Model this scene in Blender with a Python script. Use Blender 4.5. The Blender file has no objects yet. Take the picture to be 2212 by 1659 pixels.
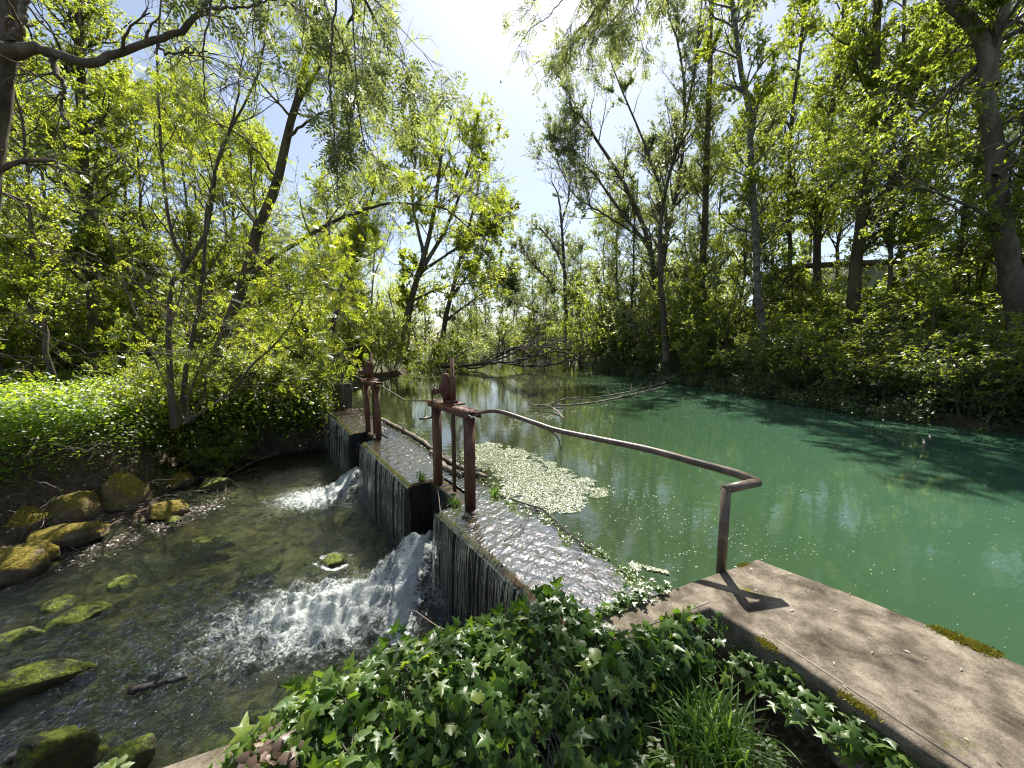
import bpy, math
import numpy as np
from mathutils import Vector
R = math.radians
sc = bpy.context.scene
# ------------------------------------------------------------------ camera, sky, sun
F, PITCH, H = 798.0, R(6.2), 1.9          # focal length in pixels of a 2212 px wide frame
cd = bpy.data.cameras.new('camera'); cam = bpy.data.objects.new('camera', cd)
sc.collection.objects.link(cam); sc.camera = cam
cd.sensor_width = 36; cd.lens = F / 2212 * 36; cd.clip_start = 0.05; cd.clip_end = 2000
cam.location = (0, 0, H); cam.rotation_euler = (R(90) - PITCH, 0, 0)
SUN_EL, SUN_AZ = R(57), R(8)
wd = bpy.data.worlds.new('World'); sc.world = wd; wd.use_nodes = True
nt = wd.node_tree; sky = nt.nodes.new('ShaderNodeTexSky'); sky.sky_type = 'NISHITA'
sky.sun_disc = False; sky.sun_elevation = SUN_EL; sky.sun_rotation = SUN_AZ
sky.dust_density = 1.2; sky.air_density = 1.0; sky.ozone_density = 1.5
hs = nt.nodes.new('ShaderNodeHueSaturation'); hs.inputs['Saturation'].default_value = .8; hs.inputs['Value'].default_value = 1.05
nt.links.new(sky.outputs[0], hs.inputs['Color']); nt.links.new(hs.outputs[0], nt.nodes['Background'].inputs[0]); nt.nodes['Background'].inputs[1].default_value = 0.08
sl = bpy.data.lights.new('sun', 'SUN'); sl.energy = 5.0; sl.angle = R(0.5); sl.color = (1, .95, .86)
so = bpy.data.objects.new('sun', sl); sc.collection.objects.link(so)
sv = Vector((math.sin(SUN_AZ) * math.cos(SUN_EL), math.cos(SUN_AZ) * math.cos(SUN_EL), math.sin(SUN_EL)))
so.rotation_euler = sv.to_track_quat('Z', 'Y').to_euler(); so.location = (3, 20, 30)
sc.view_settings.view_transform = 'Standard'; sc.view_settings.look = 'None'
sc.view_settings.exposure = 1.08; sc.view_settings.gamma = 1
cy = sc.cycles; cy.max_bounces = 8; cy.diffuse_bounces = 5; cy.glossy_bounces = 3; cy.transmission_bounces = 4
cy.transparent_max_bounces = 16; cy.caustics_reflective = False; cy.caustics_refractive = False
cy.sample_clamp_indirect = 2; cy.sample_clamp_direct = 12; cy.use_denoising = True; cy.filter_width = 1.15

# ------------------------------------------------------------------ helpers
rng = np.random.default_rng(7)
A_ = lambda *a: np.array(a, dtype=float)
def W(px, py, z=0.):                       # picture point -> world point on the level z
    u = px - 1106; v = py - 829.5
    fy = F * math.cos(PITCH) - v * math.sin(PITCH); fz = -(F * math.sin(PITCH) + v * math.cos(PITCH))
    t = (z - H) / fz
    return A_(u * t, fy * t, z)
def D(px, py, d):                          # picture point -> world point at distance d ahead
    u = px - 1106; v = py - 829.5
    fy = F * math.cos(PITCH) - v * math.sin(PITCH); fz = -(F * math.sin(PITCH) + v * math.cos(PITCH))
    t = d / fy
    return A_(u * t, d, H + fz * t)
def nrm(a): return a / np.maximum(np.linalg.norm(a, axis=-1, keepdims=True), 1e-9)
def rv(n, r=None): return nrm((r or rng).normal(size=(n, 3)))
def inpoly(x, y, poly):
    c = np.zeros(np.shape(x), bool); n = len(poly)
    for i in range(n):
        x0, y0 = poly[i][:2]; x1, y1 = poly[(i + 1) % n][:2]
        if y0 == y1: continue
        k = ((y0 > y) != (y1 > y)) & (x < (x1 - x0) * (y - y0) / (y1 - y0) + x0)
        c ^= k
    return c
def pdist(x, y, poly, closed=True):
    d = np.full(np.shape(x), 1e9); n = len(poly)
    for i in range(n if closed else n - 1):
        x0, y0 = poly[i][:2]; x1, y1 = poly[(i + 1) % n][:2]
        dx, dy = x1 - x0, y1 - y0
        t = np.clip(((x - x0) * dx + (y - y0) * dy) / (dx * dx + dy * dy + 1e-12), 0, 1)
        d = np.minimum(d, np.hypot(x - x0 - t * dx, y - y0 - t * dy))
    return d
def sst(a, b, x):
    t = np.clip((x - a) / (b - a), 0, 1); return t * t * (3 - 2 * t)
def waves(x, y, lam, n, seed, stretch=None):   # sum of random sine waves, about -1..1
    r = np.random.default_rng(seed); o = np.zeros(np.shape(x))
    for i in range(n):
        a = r.uniform(0, 2 * math.pi); k = 2 * math.pi / (lam * r.uniform(.6, 1.7))
        o += np.sin((x * math.cos(a) + y * math.sin(a)) * k + r.uniform(0, 6.28))
    return o / math.sqrt(n)
def vnoise(x, y, sc_, seed):               # value noise 0..1
    x = x / sc_; y = y / sc_; xi = np.floor(x).astype(int); yi = np.floor(y).astype(int); fx = x - xi; fy = y - yi
    def h(a, b):
        v = np.sin(a * 127.1 + b * 311.7 + seed * 74.7) * 43758.5453; return v - np.floor(v)
    fx = fx * fx * (3 - 2 * fx); fy = fy * fy * (3 - 2 * fy)
    return (h(xi, yi) * (1 - fx) + h(xi + 1, yi) * fx) * (1 - fy) + (h(xi, yi + 1) * (1 - fx) + h(xi + 1, yi + 1) * fx) * fy
class G:
    """collects shapes; build() links them as one mesh object"""
    def __init__(s): s.V = []; s.Fc = []; s.T = []; s.n = 0
    def add(s, V, Fa, tint=None):
        V = np.asarray(V, float).reshape(-1, 3); 
        if not isinstance(Fa, list): Fa = [Fa]
        for f in Fa:
            f = np.asarray(f, int)
            if f.size: s.Fc.append(f + s.n)
        s.V.append(V); t = np.zeros(len(V)) if tint is None else np.broadcast_to(np.asarray(tint, float), (len(V),))
        s.T.append(t); s.n += len(V); return s
    def merge(s, o):
        for f in o.Fc: s.Fc.append(f + s.n)
        s.V += o.V; s.T += o.T; s.n += o.n; return s
    def mesh(s, name, mat, smooth=False):
        V = np.concatenate(s.V) if s.V else np.zeros((0, 3)); T = np.concatenate(s.T)
        me = bpy.data.meshes.new(name); me.vertices.add(len(V)); me.vertices.foreach_set('co', V.astype(np.float32).ravel())
        loops = np.concatenate([f.ravel() for f in s.Fc]); cnt = np.concatenate([np.full(len(f), f.shape[1]) for f in s.Fc])
        st = np.concatenate([[0], np.cumsum(cnt)[:-1]])
        me.loops.add(len(loops)); me.loops.foreach_set('vertex_index', loops.astype(np.int32))
        me.polygons.add(len(cnt)); me.polygons.foreach_set('loop_start', st.astype(np.int32)); me.polygons.foreach_set('loop_total', cnt.astype(np.int32))
        if smooth: me.polygons.foreach_set('use_smooth', np.ones(len(cnt), bool))
        at = me.attributes.new('tint', 'FLOAT', 'POINT'); at.data.foreach_set('value', T.astype(np.float32))
        me.update(calc_edges=True); me.validate()
        for m in (mat if isinstance(mat, (list, tuple)) else [mat]): me.materials.append(m)
        return me
    def build(s, name, mat, parent=None, smooth=False):
        o = bpy.data.objects.new(name, s.mesh(name, mat, smooth)); sc.collection.objects.link(o)
        if parent: o.parent = parent
        return o
def tag(o, label=None, cat=None, group=None, kind=None):
    if label: o['label'] = label
    if cat: o['category'] = cat
    if group: o['group'] = group
    if kind: o['kind'] = kind
    return o
def empty(name, loc=(0, 0, 0), label=None, cat=None, group=None):
    o = bpy.data.objects.new(name, None); sc.collection.objects.link(o); o.location = loc; o.empty_display_size = .2
    return tag(o, label, cat, group)
def keep(o, parent):                       # parent without moving
    o.parent = parent; o.location = Vector(o.location) - parent.location; return o
def frames(P, ref=None):
    T = np.gradient(P, axis=1); T = nrm(T)
    m = nrm(T.mean(axis=1)); ax = np.eye(3)[np.argmin(np.abs(m), axis=1)]
    N = nrm(np.cross(T, ax[:, None, :])); B = np.cross(T, N); return T, N, B
def tubes(g, P, Rr, n=5, tint=0., cap=False):
    P = np.asarray(P, float); Rr = np.asarray(Rr, float)
    if P.ndim == 2: P = P[None]; Rr = np.broadcast_to(Rr, P.shape[:2])
    Rr = np.broadcast_to(Rr, P.shape[:2])
    if cap:
        P = np.concatenate([P[:, :1] , P, P[:, -1:]], 1); e = nrm(P[:, -2] - P[:, -3]) * 1e-4; P[:, -1] += e; P[:, 0] -= nrm(P[:, 2] - P[:, 1]) * 1e-4
        Rr = np.concatenate([Rr[:, :1] * .02, Rr, Rr[:, -1:] * .02], 1)
    m, k, _ = P.shape; T, N, B = frames(P)
    a = np.arange(n) / n * 2 * math.pi
    V = P[:, :, None] + Rr[:, :, None, None] * (N[:, :, None] * np.cos(a)[:, None] + B[:, :, None] * np.sin(a)[:, None])
    i = np.arange(m * k * n).reshape(m, k, n); j = np.roll(i, -1, axis=2)
    Fa = np.stack([i[:, :-1], j[:, :-1], j[:, 1:], i[:, 1:]], -1).reshape(-1, 4)
    g.add(V.reshape(-1, 3), Fa, tint); return g
def smooth_line(pts, k=12):                # Catmull-Rom through the points, k samples
    p = np.asarray(pts, float); q = np.concatenate([[2 * p[0] - p[1]], p, [2 * p[-1] - p[-2]]])
    t = np.linspace(0, len(p) - 1 - 1e-6, k); i = t.astype(int); f = (t - i)[:, None]
    a, b, c, d = q[i], q[i + 1], q[i + 2], q[i + 3]
    return .5 * ((2 * b) + (c - a) * f + (2 * a - 5 * b + 4 * c - d) * f * f + (3 * b - a - 3 * c + d) * f ** 3)
def box(g, lo, hi, tint=0., rot=0., org=(0, 0), bev=0.):
    x0, y0, z0 = lo; x1, y1, z1 = hi; b = bev
    if b:
        pts = []; 
        for z, s in ((z0, b), (z0 + b, 0), (z1 - b, 0), (z1, b)):
            c = [(x0 + s + b * (s == 0) , y0 + s), (x1 - s - b * (s == 0), y0 + s), (x1 - s, y0 + s + b * (s == 0)), (x1 - s, y1 - s - b * (s == 0)),
                 (x1 - s - b * (s == 0), y1 - s), (x0 + s + b * (s == 0), y1 - s), (x0 + s, y1 - s - b * (s == 0)), (x0 + s, y0 + s + b * (s == 0))]
            if s: c = [(x0 + s, y0 + s)] + [(x1 - s, y0 + s)] * 2 + [(x1 - s, y1 - s)] * 2 + [(x0 + s, y1 - s)] * 2 + [(x0 + s, y0 + s)]
            pts += [(x, y, z) for x, y in c]
        V = np.array(pts, float); Fa = []
        for r in range(3):
            for q in range(8): Fa.append((r * 8 + q, r * 8 + (q + 1) % 8, r * 8 + 8 + (q + 1) % 8, r * 8 + 8 + q))
        Fa += [(0, 6, 4, 2), (24, 26, 28, 30)]
    else:
        V = np.array([(x, y, z) for z in (z0, z1) for x, y in ((x0, y0), (x1, y0), (x1, y1), (x0, y1))], float)
        Fa = [(0, 3, 2, 1), (4, 5, 6, 7), (0, 1, 5, 4), (1, 2, 6, 5), (2, 3, 7, 6), (3, 0, 4, 7)]
    c, s = math.cos(rot), math.sin(rot)
    V = np.stack([V[:, 0] * c - V[:, 1] * s + org[0], V[:, 0] * s + V[:, 1] * c + org[1], V[:, 2]], -1)
    g.add(V, np.array(Fa), tint); return g
def stamp(g, TV, TF, pos, X, Z, size, tint):   # put a small template (x along, y side, z up) many times
    X = nrm(X); Y = nrm(np.cross(Z, X)); Z = np.cross(X, Y); size = np.broadcast_to(size, (len(pos),))
    V = pos[:, None] + size[:, None, None] * (TV[None, :, :1] * X[:, None] + TV[None, :, 1:2] * Y[:, None] + TV[None, :, 2:] * Z[:, None])
    q = len(TV); off = (np.arange(len(pos)) * q)
    Fa = [(f[None] + off[:, None, None]).reshape(-1, f.shape[1]) for f in TF]
    g.add(V.reshape(-1, 3), Fa, np.repeat(np.broadcast_to(tint, (len(pos),)), q)); return g
# leaf templates
DIA = (A_((0, 0, 0), (.45, .24, .05), (1, 0, -.03), (.45, -.24, .05)), [np.array([(0, 1, 2, 3)])])
def pinnate(npair=4, ll=.36, w=.12, droop=.25):
    V, Fq = [], []; 
    for i in range(npair + 1):
        t = .3 + .7 * i / npair; b = A_(t, 0, -droop * t * t)
        for s in ((-1, 1) if i < npair else (0,)):
            d = nrm(A_(.55, s * .85, -.12)) if s else A_(.95, 0, -.35)
            sd = nrm(np.cross(A_(0, 0, 1), d)); q = len(V)
            V += [b, b + d * ll * .5 + sd * w * .5 + A_(0, 0, .02), b + d * ll, b + d * ll * .5 - sd * w * .5 + A_(0, 0, .02)]
            Fq.append((q, q + 1, q + 2, q + 3))
    q = len(V); V += [A_(0, .008, 0), A_(0, -.008, 0), A_(.6, 0, -droop * .36)]
    return np.array(V), [np.array(Fq), np.array([(q, q + 1, q + 2)])]
PIN = pinnate(); PINW = pinnate(3, .42, .2, .3)
def lobed(outline, cz=.06):
    o = [(x, y) for x, y in outline] + [(x, -y) for x, y in outline[-2:0:-1]]
    V = [(.38, 0, cz)] + [(x, y, -abs(y) * .12 - .08 * x * x) for x, y in o]; n = len(o)
    return np.array(V, float), [np.array([(0, 1 + i, 1 + (i + 1) % n) for i in range(n)])]
IVY = lobed([(0, 0), (-.16, .18), (-.12, .50), (.18, .24), (.50, .60), (.50, .22), (.8, .13), (1.12, 0)])
IVYR = lobed([(0, 0), (-.08, .25), (.1, .46), (.35, .38), (.55, .46), (.72, .24), (1.0, 0)])
OVAL = lobed([(0, 0), (.12, .16), (.35, .27), (.62, .25), (.85, .13), (1, 0)], .04)
def along(P, Rr, r, n, t0=0., t1=1., w=None):   # random places on a batch of polylines
    m, k, _ = P.shape; i = r.choice(m, n, p=w) if w is not None else r.integers(0, m, n); t = r.uniform(t0, t1, n) * (k - 1 - 1e-6)
    j = t.astype(int); f = (t - j)[:, None]
    return P[i, j] * (1 - f) + P[i, j + 1] * f, nrm(P[i, j + 1] - P[i, j]), Rr[i, j] * (1 - f[:, 0]) + Rr[i, j + 1] * f[:, 0], i, t / (k - 1)
def shoots(P, Rr, r, n, t0, t1, l0, l1, ang, up, wob, k, rr=.55, rmin=.002, taper=0., bias=None, biasw=0.):
    b, T, R0, i, t = along(P, Rr, r, n, t0, t1)
    pr = rv(n, r)
    if bias is not None: pr = pr + np.asarray(bias, float) * biasw
    pr = nrm(pr - (pr * T).sum(1, keepdims=True) * T); a = R(1) * (ang + r.normal(0, 9, n))[:, None]
    d = nrm(T * np.cos(a) + pr * np.sin(a) + A_(0, 0, up)); L = r.uniform(l0, l1, n) * (1 - taper * t)
    Q = [b]; p = b
    for _ in range(k - 1):
        d = nrm(d + wob * r.normal(size=(n, 3)) + A_(0, 0, up * .25)); p = p + d * (L / (k - 1))[:, None]; Q.append(p)
    Q = np.stack(Q, 1); r0 = np.maximum(R0 * rr, rmin); RR = r0[:, None] * np.linspace(1, .3, k)[None]
    return Q, RR
def leaves(g, P, Rr, r, n, size, tmpl=DIA, t0=.1, t1=1., flat=.6, droop=.3, var=.35, tint=(0, 1)):
    b, T, _, i, t = along(P, Rr, r, n, t0, t1)
    X = nrm(T * .5 + rv(n, r) + A_(0, 0, -droop)); Z = nrm(rv(n, r) * (1 - flat) + A_(0, 0, flat))
    stamp(g, tmpl[0], tmpl[1], b, X, Z, size * r.uniform(1 - var, 1 + var, n), r.uniform(tint[0], tint[1], n)); return g

# ------------------------------------------------------------------ materials
def newmat(name):
    m = bpy.data.materials.new(name); m.use_nodes = True; t = m.node_tree; t.nodes.clear()
    return m, t, t.nodes.new('ShaderNodeOutputMaterial')
def N(t, kind, ins=None, **kw):
    n = t.nodes.new('ShaderNode' + kind)
    for k, v in kw.items(): setattr(n, k, v)
    for k, v in (ins or {}).items():
        s = n.inputs[k]
        if hasattr(v, 'is_output'): t.links.new(v, s)
        else: s.default_value = v
    return n
def ramp(t, fac, stops):
    n = t.nodes.new('ShaderNodeValToRGB'); e = n.color_ramp.elements
    while len(e) < len(stops): e.new(.5)
    for q, (p, c) in zip(e, stops): q.position = p; q.color = (*c, 1)
    t.links.new(fac, n.inputs[0]); return n.outputs[0]
def noise(t, scale, detail=4, vec=None, rough=.55, dist=0.):
    ins = {'Scale': scale, 'Detail': detail, 'Roughness': rough, 'Distortion': dist}
    if vec is not None: ins['Vector'] = vec
    return N(t, 'TexNoise', ins).outputs[0]
def objco(t, scale=None):
    v = t.nodes.new('ShaderNodeTexCoord').outputs['Object']
    if scale: v = N(t, 'Mapping', {'Vector': v, 'Scale': scale}).outputs[0]
    return v
def mth(t, op, a, b=0.):
    return N(t, 'Math', {0: a, 1: b}, operation=op).outputs[0]
def leafmat(name, dcols, tcols, gloss=.07, rough=.4, trans=.5, coat=0):
    m, t, out = newmat(name); at = N(t, 'Attribute', attribute_name='tint').outputs['Fac']
    oi = t.nodes.new('ShaderNodeObjectInfo').outputs['Random']
    f = mth(t, 'ADD', mth(t, 'MULTIPLY', at, .8), mth(t, 'MULTIPLY', oi, .2))
    n = len(dcols) - 1
    a = N(t, 'BsdfDiffuse', {0: ramp(t, f, [(i / n, c) for i, c in enumerate(dcols)])}).outputs[0]
    b = N(t, 'BsdfTranslucent', {0: ramp(t, f, [(i / n, c) for i, c in enumerate(tcols)])}).outputs[0]
    mx = N(t, 'MixShader', {0: trans, 1: a, 2: b}).outputs[0]
    gl = N(t, 'BsdfGlossy', {0: (1, 1, 1, 1), 'Roughness': rough}).outputs[0]
    fr = N(t, 'LayerWeight', {0: .25}).outputs['Fresnel']
    mx = N(t, 'MixShader', {0: mth(t, 'ADD', mth(t, 'MULTIPLY', fr, .12), gloss * .5), 1: mx, 2: gl}).outputs[0]
    t.links.new(mx, out.inputs[0]); return m
def surf(name, stops, scale=6, rough=.85, bump=.3, bscale=30, bdist=.01, vec=None, spec=.3, detail=6, moss=None, metal=0.):
    m, t, out = newmat(name); v = objco(t, vec)
    c = ramp(t, noise(t, scale, detail, v, .62, .3), stops)
    if moss:
        k = ramp(t, noise(t, moss[1], 5, v, .65), [(moss[2], (0, 0, 0)), (moss[2] + .1, (1, 1, 1))])
        up = N(t, 'SeparateXYZ', {0: t.nodes.new('ShaderNodeNewGeometry').outputs['Normal']}).outputs[2]
        k = mth(t, 'MULTIPLY', k, ramp(t, up, [(moss[3], (0, 0, 0)), (min(1, moss[3] + .35), (1, 1, 1))]))
        mc = ramp(t, noise(t, 40, 3, v), [(.3, moss[0][0]), (.7, moss[0][1])])
        c = N(t, 'MixRGB', {0: k, 1: c, 2: mc}).outputs[0]
    fine = ramp(t, noise(t, 170, 3, v, .7), [(.3, (.55, .55, .55)), (.5, (.95, .95, .95)), (.7, (1.35, 1.35, 1.35))])
    c = N(t, 'MixRGB', {0: 1., 1: c, 2: fine}, blend_type='MULTIPLY').outputs[0]
    b = N(t, 'Bump', {'Strength': bump, 'Distance': bdist, 'Height': noise(t, bscale, 6, v, .65)}).outputs[0]
    p = N(t, 'BsdfPrincipled', {'Base Color': c, 'Roughness': rough, 'Normal': b, 'Specular IOR Level': spec, 'Metallic': metal})
    t.links.new(p.outputs[0], out.inputs[0]); return m
YG = [(.022, .05, .008), (.045, .10, .012), (.09, .15, .02)]
M = {}
M['leaf_bright'] = leafmat('spring_leaf', [(.05, .09, .01), (.10, .16, .014), (.18, .22, .025)], [(.30, .40, .02), (.50, .60, .035), (.74, .74, .08)], .02, .5, .64)
M['leaf_mid'] = leafmat('tree_leaf', [(.04, .07, .014), (.07, .115, .02), (.12, .155, .03)], [(.28, .36, .03), (.48, .58, .045), (.72, .74, .09)], .025, .45, .65)
M['leaf_dark'] = leafmat('shrub_leaf', [(.045, .08, .028), (.08, .12, .04), (.13, .17, .06)], [(.13, .22, .04), (.23, .34, .06), (.38, .46, .09)], .035, .42, .55)
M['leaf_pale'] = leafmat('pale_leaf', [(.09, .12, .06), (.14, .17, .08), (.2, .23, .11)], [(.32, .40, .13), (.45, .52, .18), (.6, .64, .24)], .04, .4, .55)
M['leaf_grey'] = leafmat('ash_leaf', [(.055, .075, .03), (.08, .105, .04), (.12, .145, .055)], [(.22, .28, .07), (.33, .40, .10), (.48, .52, .14)], .035, .42, .56)
M['ivy'] = leafmat('ivy_leaf', [(.03, .07, .014), (.075, .14, .022), (.2, .26, .045)], [(.08, .2, .015), (.24, .42, .025), (.58, .64, .06)], .03, .36, .42)
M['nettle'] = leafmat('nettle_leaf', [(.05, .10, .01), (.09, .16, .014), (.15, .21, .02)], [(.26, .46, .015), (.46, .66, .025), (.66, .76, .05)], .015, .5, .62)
M['grass'] = leafmat('grass_blade', [(.05, .11, .02), (.09, .17, .03), (.15, .23, .05)], [(.16, .32, .03), (.28, .46, .05), (.42, .58, .09)], .04, .35, .5)
M['dead_leaf'] = leafmat('dead_leaf', [(.07, .045, .03), (.14, .09, .06), (.25, .18, .12)], [(.06, .03, .015), (.1, .06, .03), (.16, .1, .05)], .06, .5, .2)
M['duckweed'] = leafmat('water_weed', [(.11, .15, .04), (.19, .23, .08), (.30, .31, .17)], [(.1, .2, .03), (.2, .3, .05), (.3, .35, .1)], .03, .4, .2)
M['speck'] = leafmat('pollen', [(.45, .48, .38), (.6, .6, .5), (.75, .72, .62)], [(.3, .3, .2)] * 3, .1, .4, .2)
M['moss'] = leafmat('moss', [(.10, .11, .012), (.2, .18, .02), (.32, .26, .03)], [(.15, .18, .01), (.25, .25, .02), (.35, .3, .02)], .02, .6, .3)
M['bark'] = surf('bark', [(.3, (.06, .05, .038)), (.55, (.13, .11, .085)), (.75, (.24, .21, .17))], 5, .9, .8, 18, .02, (1, 1, .25))
M['bark_pale'] = surf('pale_bark', [(.35, (.06, .055, .045)), (.55, (.19, .18, .15)), (.7, (.3, .29, .25))], 4, .85, .5, 20, .015, (1, 1, 1.6))
M['bark_moss'] = surf('mossy_bark', [(.3, (.05, .042, .028)), (.55, (.12, .10, .06)), (.75, (.18, .18, .07))], 4, .9, .9, 14, .02, (1, 1, .4))
M['deadwood'] = surf('dead_wood', [(.3, (.07, .058, .046)), (.5, (.18, .15, .12)), (.75, (.36, .31, .25))], 6, .8, .7, 25, .01)
M['darkwood'] = surf('dark_dead_wood', [(.3, (.045, .04, .036)), (.55, (.11, .095, .085)), (.75, (.26, .23, .2))], 3, .85, .6, 20, .01)
MOSSC = ((.07, .085, .01), (.2, .17, .02))
M['concrete'] = surf('old_concrete', [(.30, (.036, .029, .021)), (.44, (.10, .083, .06)), (.55, (.175, .147, .112)), (.74, (.31, .27, .21))], 6, .92, 1., 60, .006, None, .2, 14, (MOSSC, 3.2, .66, .5))
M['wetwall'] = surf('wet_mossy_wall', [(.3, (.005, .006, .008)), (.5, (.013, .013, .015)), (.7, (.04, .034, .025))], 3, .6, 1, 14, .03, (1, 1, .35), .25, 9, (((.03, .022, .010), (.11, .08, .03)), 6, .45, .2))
M['damp'] = surf('damp_concrete', [(.3, (.03, .03, .022)), (.5, (.085, .078, .055)), (.7, (.17, .15, .11))], 3, .8, 1, 20, .02, (1, 1, .5), .3, 9, (((.05, .06, .01), (.14, .14, .02)), 3, .5, -.9))
M['crest'] = surf('wet_crest', [(.3, (.02, .017, .012)), (.5, (.07, .052, .032)), (.7, (.14, .10, .055))], 7, .3, 1, 22, .02, None, .6)
M['rust'] = surf('rusty_red_paint', [(.3, (.07, .022, .014)), (.42, (.11, .034, .022)), (.54, (.12, .06, .034)), (.75, (.2, .125, .075))], 7, .6, .4, 60, .004, (1, 1, .5), .4, 8)
M['rustdark'] = surf('dark_rusty_steel', [(.3, (.035, .02, .014)), (.5, (.09, .05, .032)), (.7, (.17, .11, .07))], 18, .6, .5, 80, .003, None, .4, 6, None, .2)
M['pipe'] = surf('weathered_rail', [(.3, (.05, .038, .028)), (.5, (.11, .082, .058)), (.72, (.22, .175, .13))], 9, .42, .4, 60, .003, None, .5)
M['steel'] = surf('worn_steel', [(.3, (.07, .055, .045)), (.6, (.22, .2, .18))], 30, .4, .3, 90, .002, None, .5, 4, None, .6)
M['rock'] = surf('mossy_rock', [(.3, (.05, .042, .03)), (.5, (.14, .11, .07)), (.7, (.28, .23, .16))], 6, .88, 1, 11, .05, None, .3, 8, (((.07, .07, .01), (.30, .22, .03)), 3.5, .34, .1))
M['greenrock'] = surf('green_mossy_rock', [(.3, (.03, .035, .018)), (.6, (.08, .08, .03))], 5, .7, 1, 13, .05, None, .4, 8, (((.05, .08, .008), (.22, .26, .02)), 5, .40, .1))
def groundmat():
    m, t, out = newmat('forest_floor'); v = objco(t)
    c = ramp(t, noise(t, 9, 9, v, .7, .3), [(.3, (.035, .027, .018)), (.5, (.09, .065, .045)), (.7, (.17, .13, .09))])
    g = ramp(t, noise(t, 1.6, 6, v, .7), [(.35, (.03, .05, .012)), (.65, (.06, .09, .02))])
    z = N(t, 'SeparateXYZ', {0: v}).outputs[2]
    k = ramp(t, noise(t, 2.3, 4, v), [(.42, (0, 0, 0)), (.55, (1, 1, 1))]); k = mth(t, 'MULTIPLY', k, ramp(t, z, [(.1, (0, 0, 0)), (.3, (1, 1, 1))]))
    c = N(t, 'MixRGB', {0: k, 1: c, 2: g}).outputs[0]
    bed = ramp(t, noise(t, 2.6, 7, v, .65, .5), [(.32, (.03, .035, .018)), (.48, (.10, .10, .045)), (.58, (.2, .17, .065)), (.72, (.3, .26, .12))])
    zz = N(t, 'MapRange', {0: z, 1: -1.22, 2: -1.12, 3: 1., 4: 0.}).outputs[0]
    c = N(t, 'MixRGB', {0: zz, 1: c, 2: bed}).outputs[0]
    b = N(t, 'Bump', {'Strength': .8, 'Distance': .03, 'Height': noise(t, 30, 8, v, .7)}).outputs[0]
    t.links.new(N(t, 'BsdfPrincipled', {'Base Color': c, 'Roughness': .9, 'Normal': b, 'Specular IOR Level': .2}).outputs[0], out.inputs[0]); return m
M['ground'] = groundmat()
def pondmat():
    m, t, out = newmat('pond_water'); v = objco(t); sp = N(t, 'SeparateXYZ', {0: v})
    # milky green in the open, olive and clearer over the silt by the weir; distance painted olive for dark tree reflections
    d = mth(t, 'ADD', mth(t, 'MULTIPLY', sp.outputs[0], .9), mth(t, 'SUBTRACT', 1.3, mth(t, 'MULTIPLY', sp.outputs[1], .15)))
    d = mth(t, 'ADD', d, mth(t, 'MULTIPLY', noise(t, .5, 4, v), 1.6))
    c = ramp(t, mth(t, 'MULTIPLY', d, .13), [(.15, (.026, .032, .014)), (.5, (.034, .072, .034)), (.85, (.042, .098, .058))])
    w1 = noise(t, 3.2, 3, N(t, 'Mapping', {'Vector': v, 'Scale': (1, 1.9, 1)}).outputs[0], .5, .6)
    w2 = noise(t, 14, 3, v, .5, .4)
    h = mth(t, 'ADD', w1, mth(t, 'MULTIPLY', w2, .18))
    b = N(t, 'Bump', {'Strength': .16, 'Distance': .012, 'Height': h}).outputs[0]
    p = N(t, 'BsdfPrincipled', {'Base Color': c, 'Roughness': .035, 'IOR': 1.5, 'Normal': b, 'Specular IOR Level': .75})
    t.links.new(p.outputs[0], out.inputs[0]); return m
M['pond'] = pondmat()
def streammat(name, tint, murk, foamy, bscale=22, rough=.06, fmin=.12, bd=.02, fk=1.1):
    m, t, out = newmat(name); v = objco(t)
    n1 = noise(t, bscale, 5, v, .6, .8); n2 = noise(t, bscale * 3.2, 3, v, .55, .5)
    b = N(t, 'Bump', {'Strength': .9, 'Distance': bd, 'Height': mth(t, 'ADD', n1, mth(t, 'MULTIPLY', n2, .3))}).outputs[0]
    tr = N(t, 'BsdfTransparent', {0: (*tint, 1)}).outputs[0]
    df = N(t, 'BsdfDiffuse', {0: (*murk[0], 1)}).outputs[0]
    body = N(t, 'MixShader', {0: murk[1], 1: tr, 2: df}).outputs[0]
    gl = N(t, 'BsdfGlossy', {0: (1, 1, 1, 1), 'Roughness': rough, 'Normal': b}).outputs[0]
    fr = mth(t, 'MULTIPLY', N(t, 'Fresnel', {0: 1.38, 'Normal': b}).outputs[0], fk)
    mx = N(t, 'MixShader', {0: mth(t, 'MAXIMUM', fr, fmin * .25), 1: body, 2: gl}).outputs[0]
    if foamy:
        at = N(t, 'Attribute', attribute_name='tint').outputs['Fac']
        f1 = noise(t, 11, 10, v, .78, 1.8); f2 = noise(t, 45, 4, v, .6, .8)
        k = mth(t, 'ADD', at, mth(t, 'MULTIPLY', mth(t, 'SUBTRACT', mth(t, 'ADD', mth(t, 'MULTIPLY', f1, .72), mth(t, 'MULTIPLY', f2, .28)), .5), 3.4))
        k = N(t, 'MapRange', {0: k, 1: .74, 2: 1.12, 3: 0., 4: .9}).outputs[0]
        fd = N(t, 'BsdfDiffuse', {0: (.7, .76, .74, 1), 'Normal': b}).outputs[0]; ft = N(t, 'BsdfTranslucent', {0: (.3, .4, .37, 1)}).outputs[0]
        fg = N(t, 'BsdfGlossy', {0: (1, 1, 1, 1), 'Roughness': .25, 'Normal': b}).outputs[0]
        fo = N(t, 'MixShader', {0: .3, 1: fd, 2: ft}).outputs[0]; fo = N(t, 'MixShader', {0: .08, 1: fo, 2: fg}).outputs[0]
        mx = N(t, 'MixShader', {0: k, 1: mx, 2: fo}).outputs[0]
    t.links.new(mx, out.inputs[0]); return m
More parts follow.
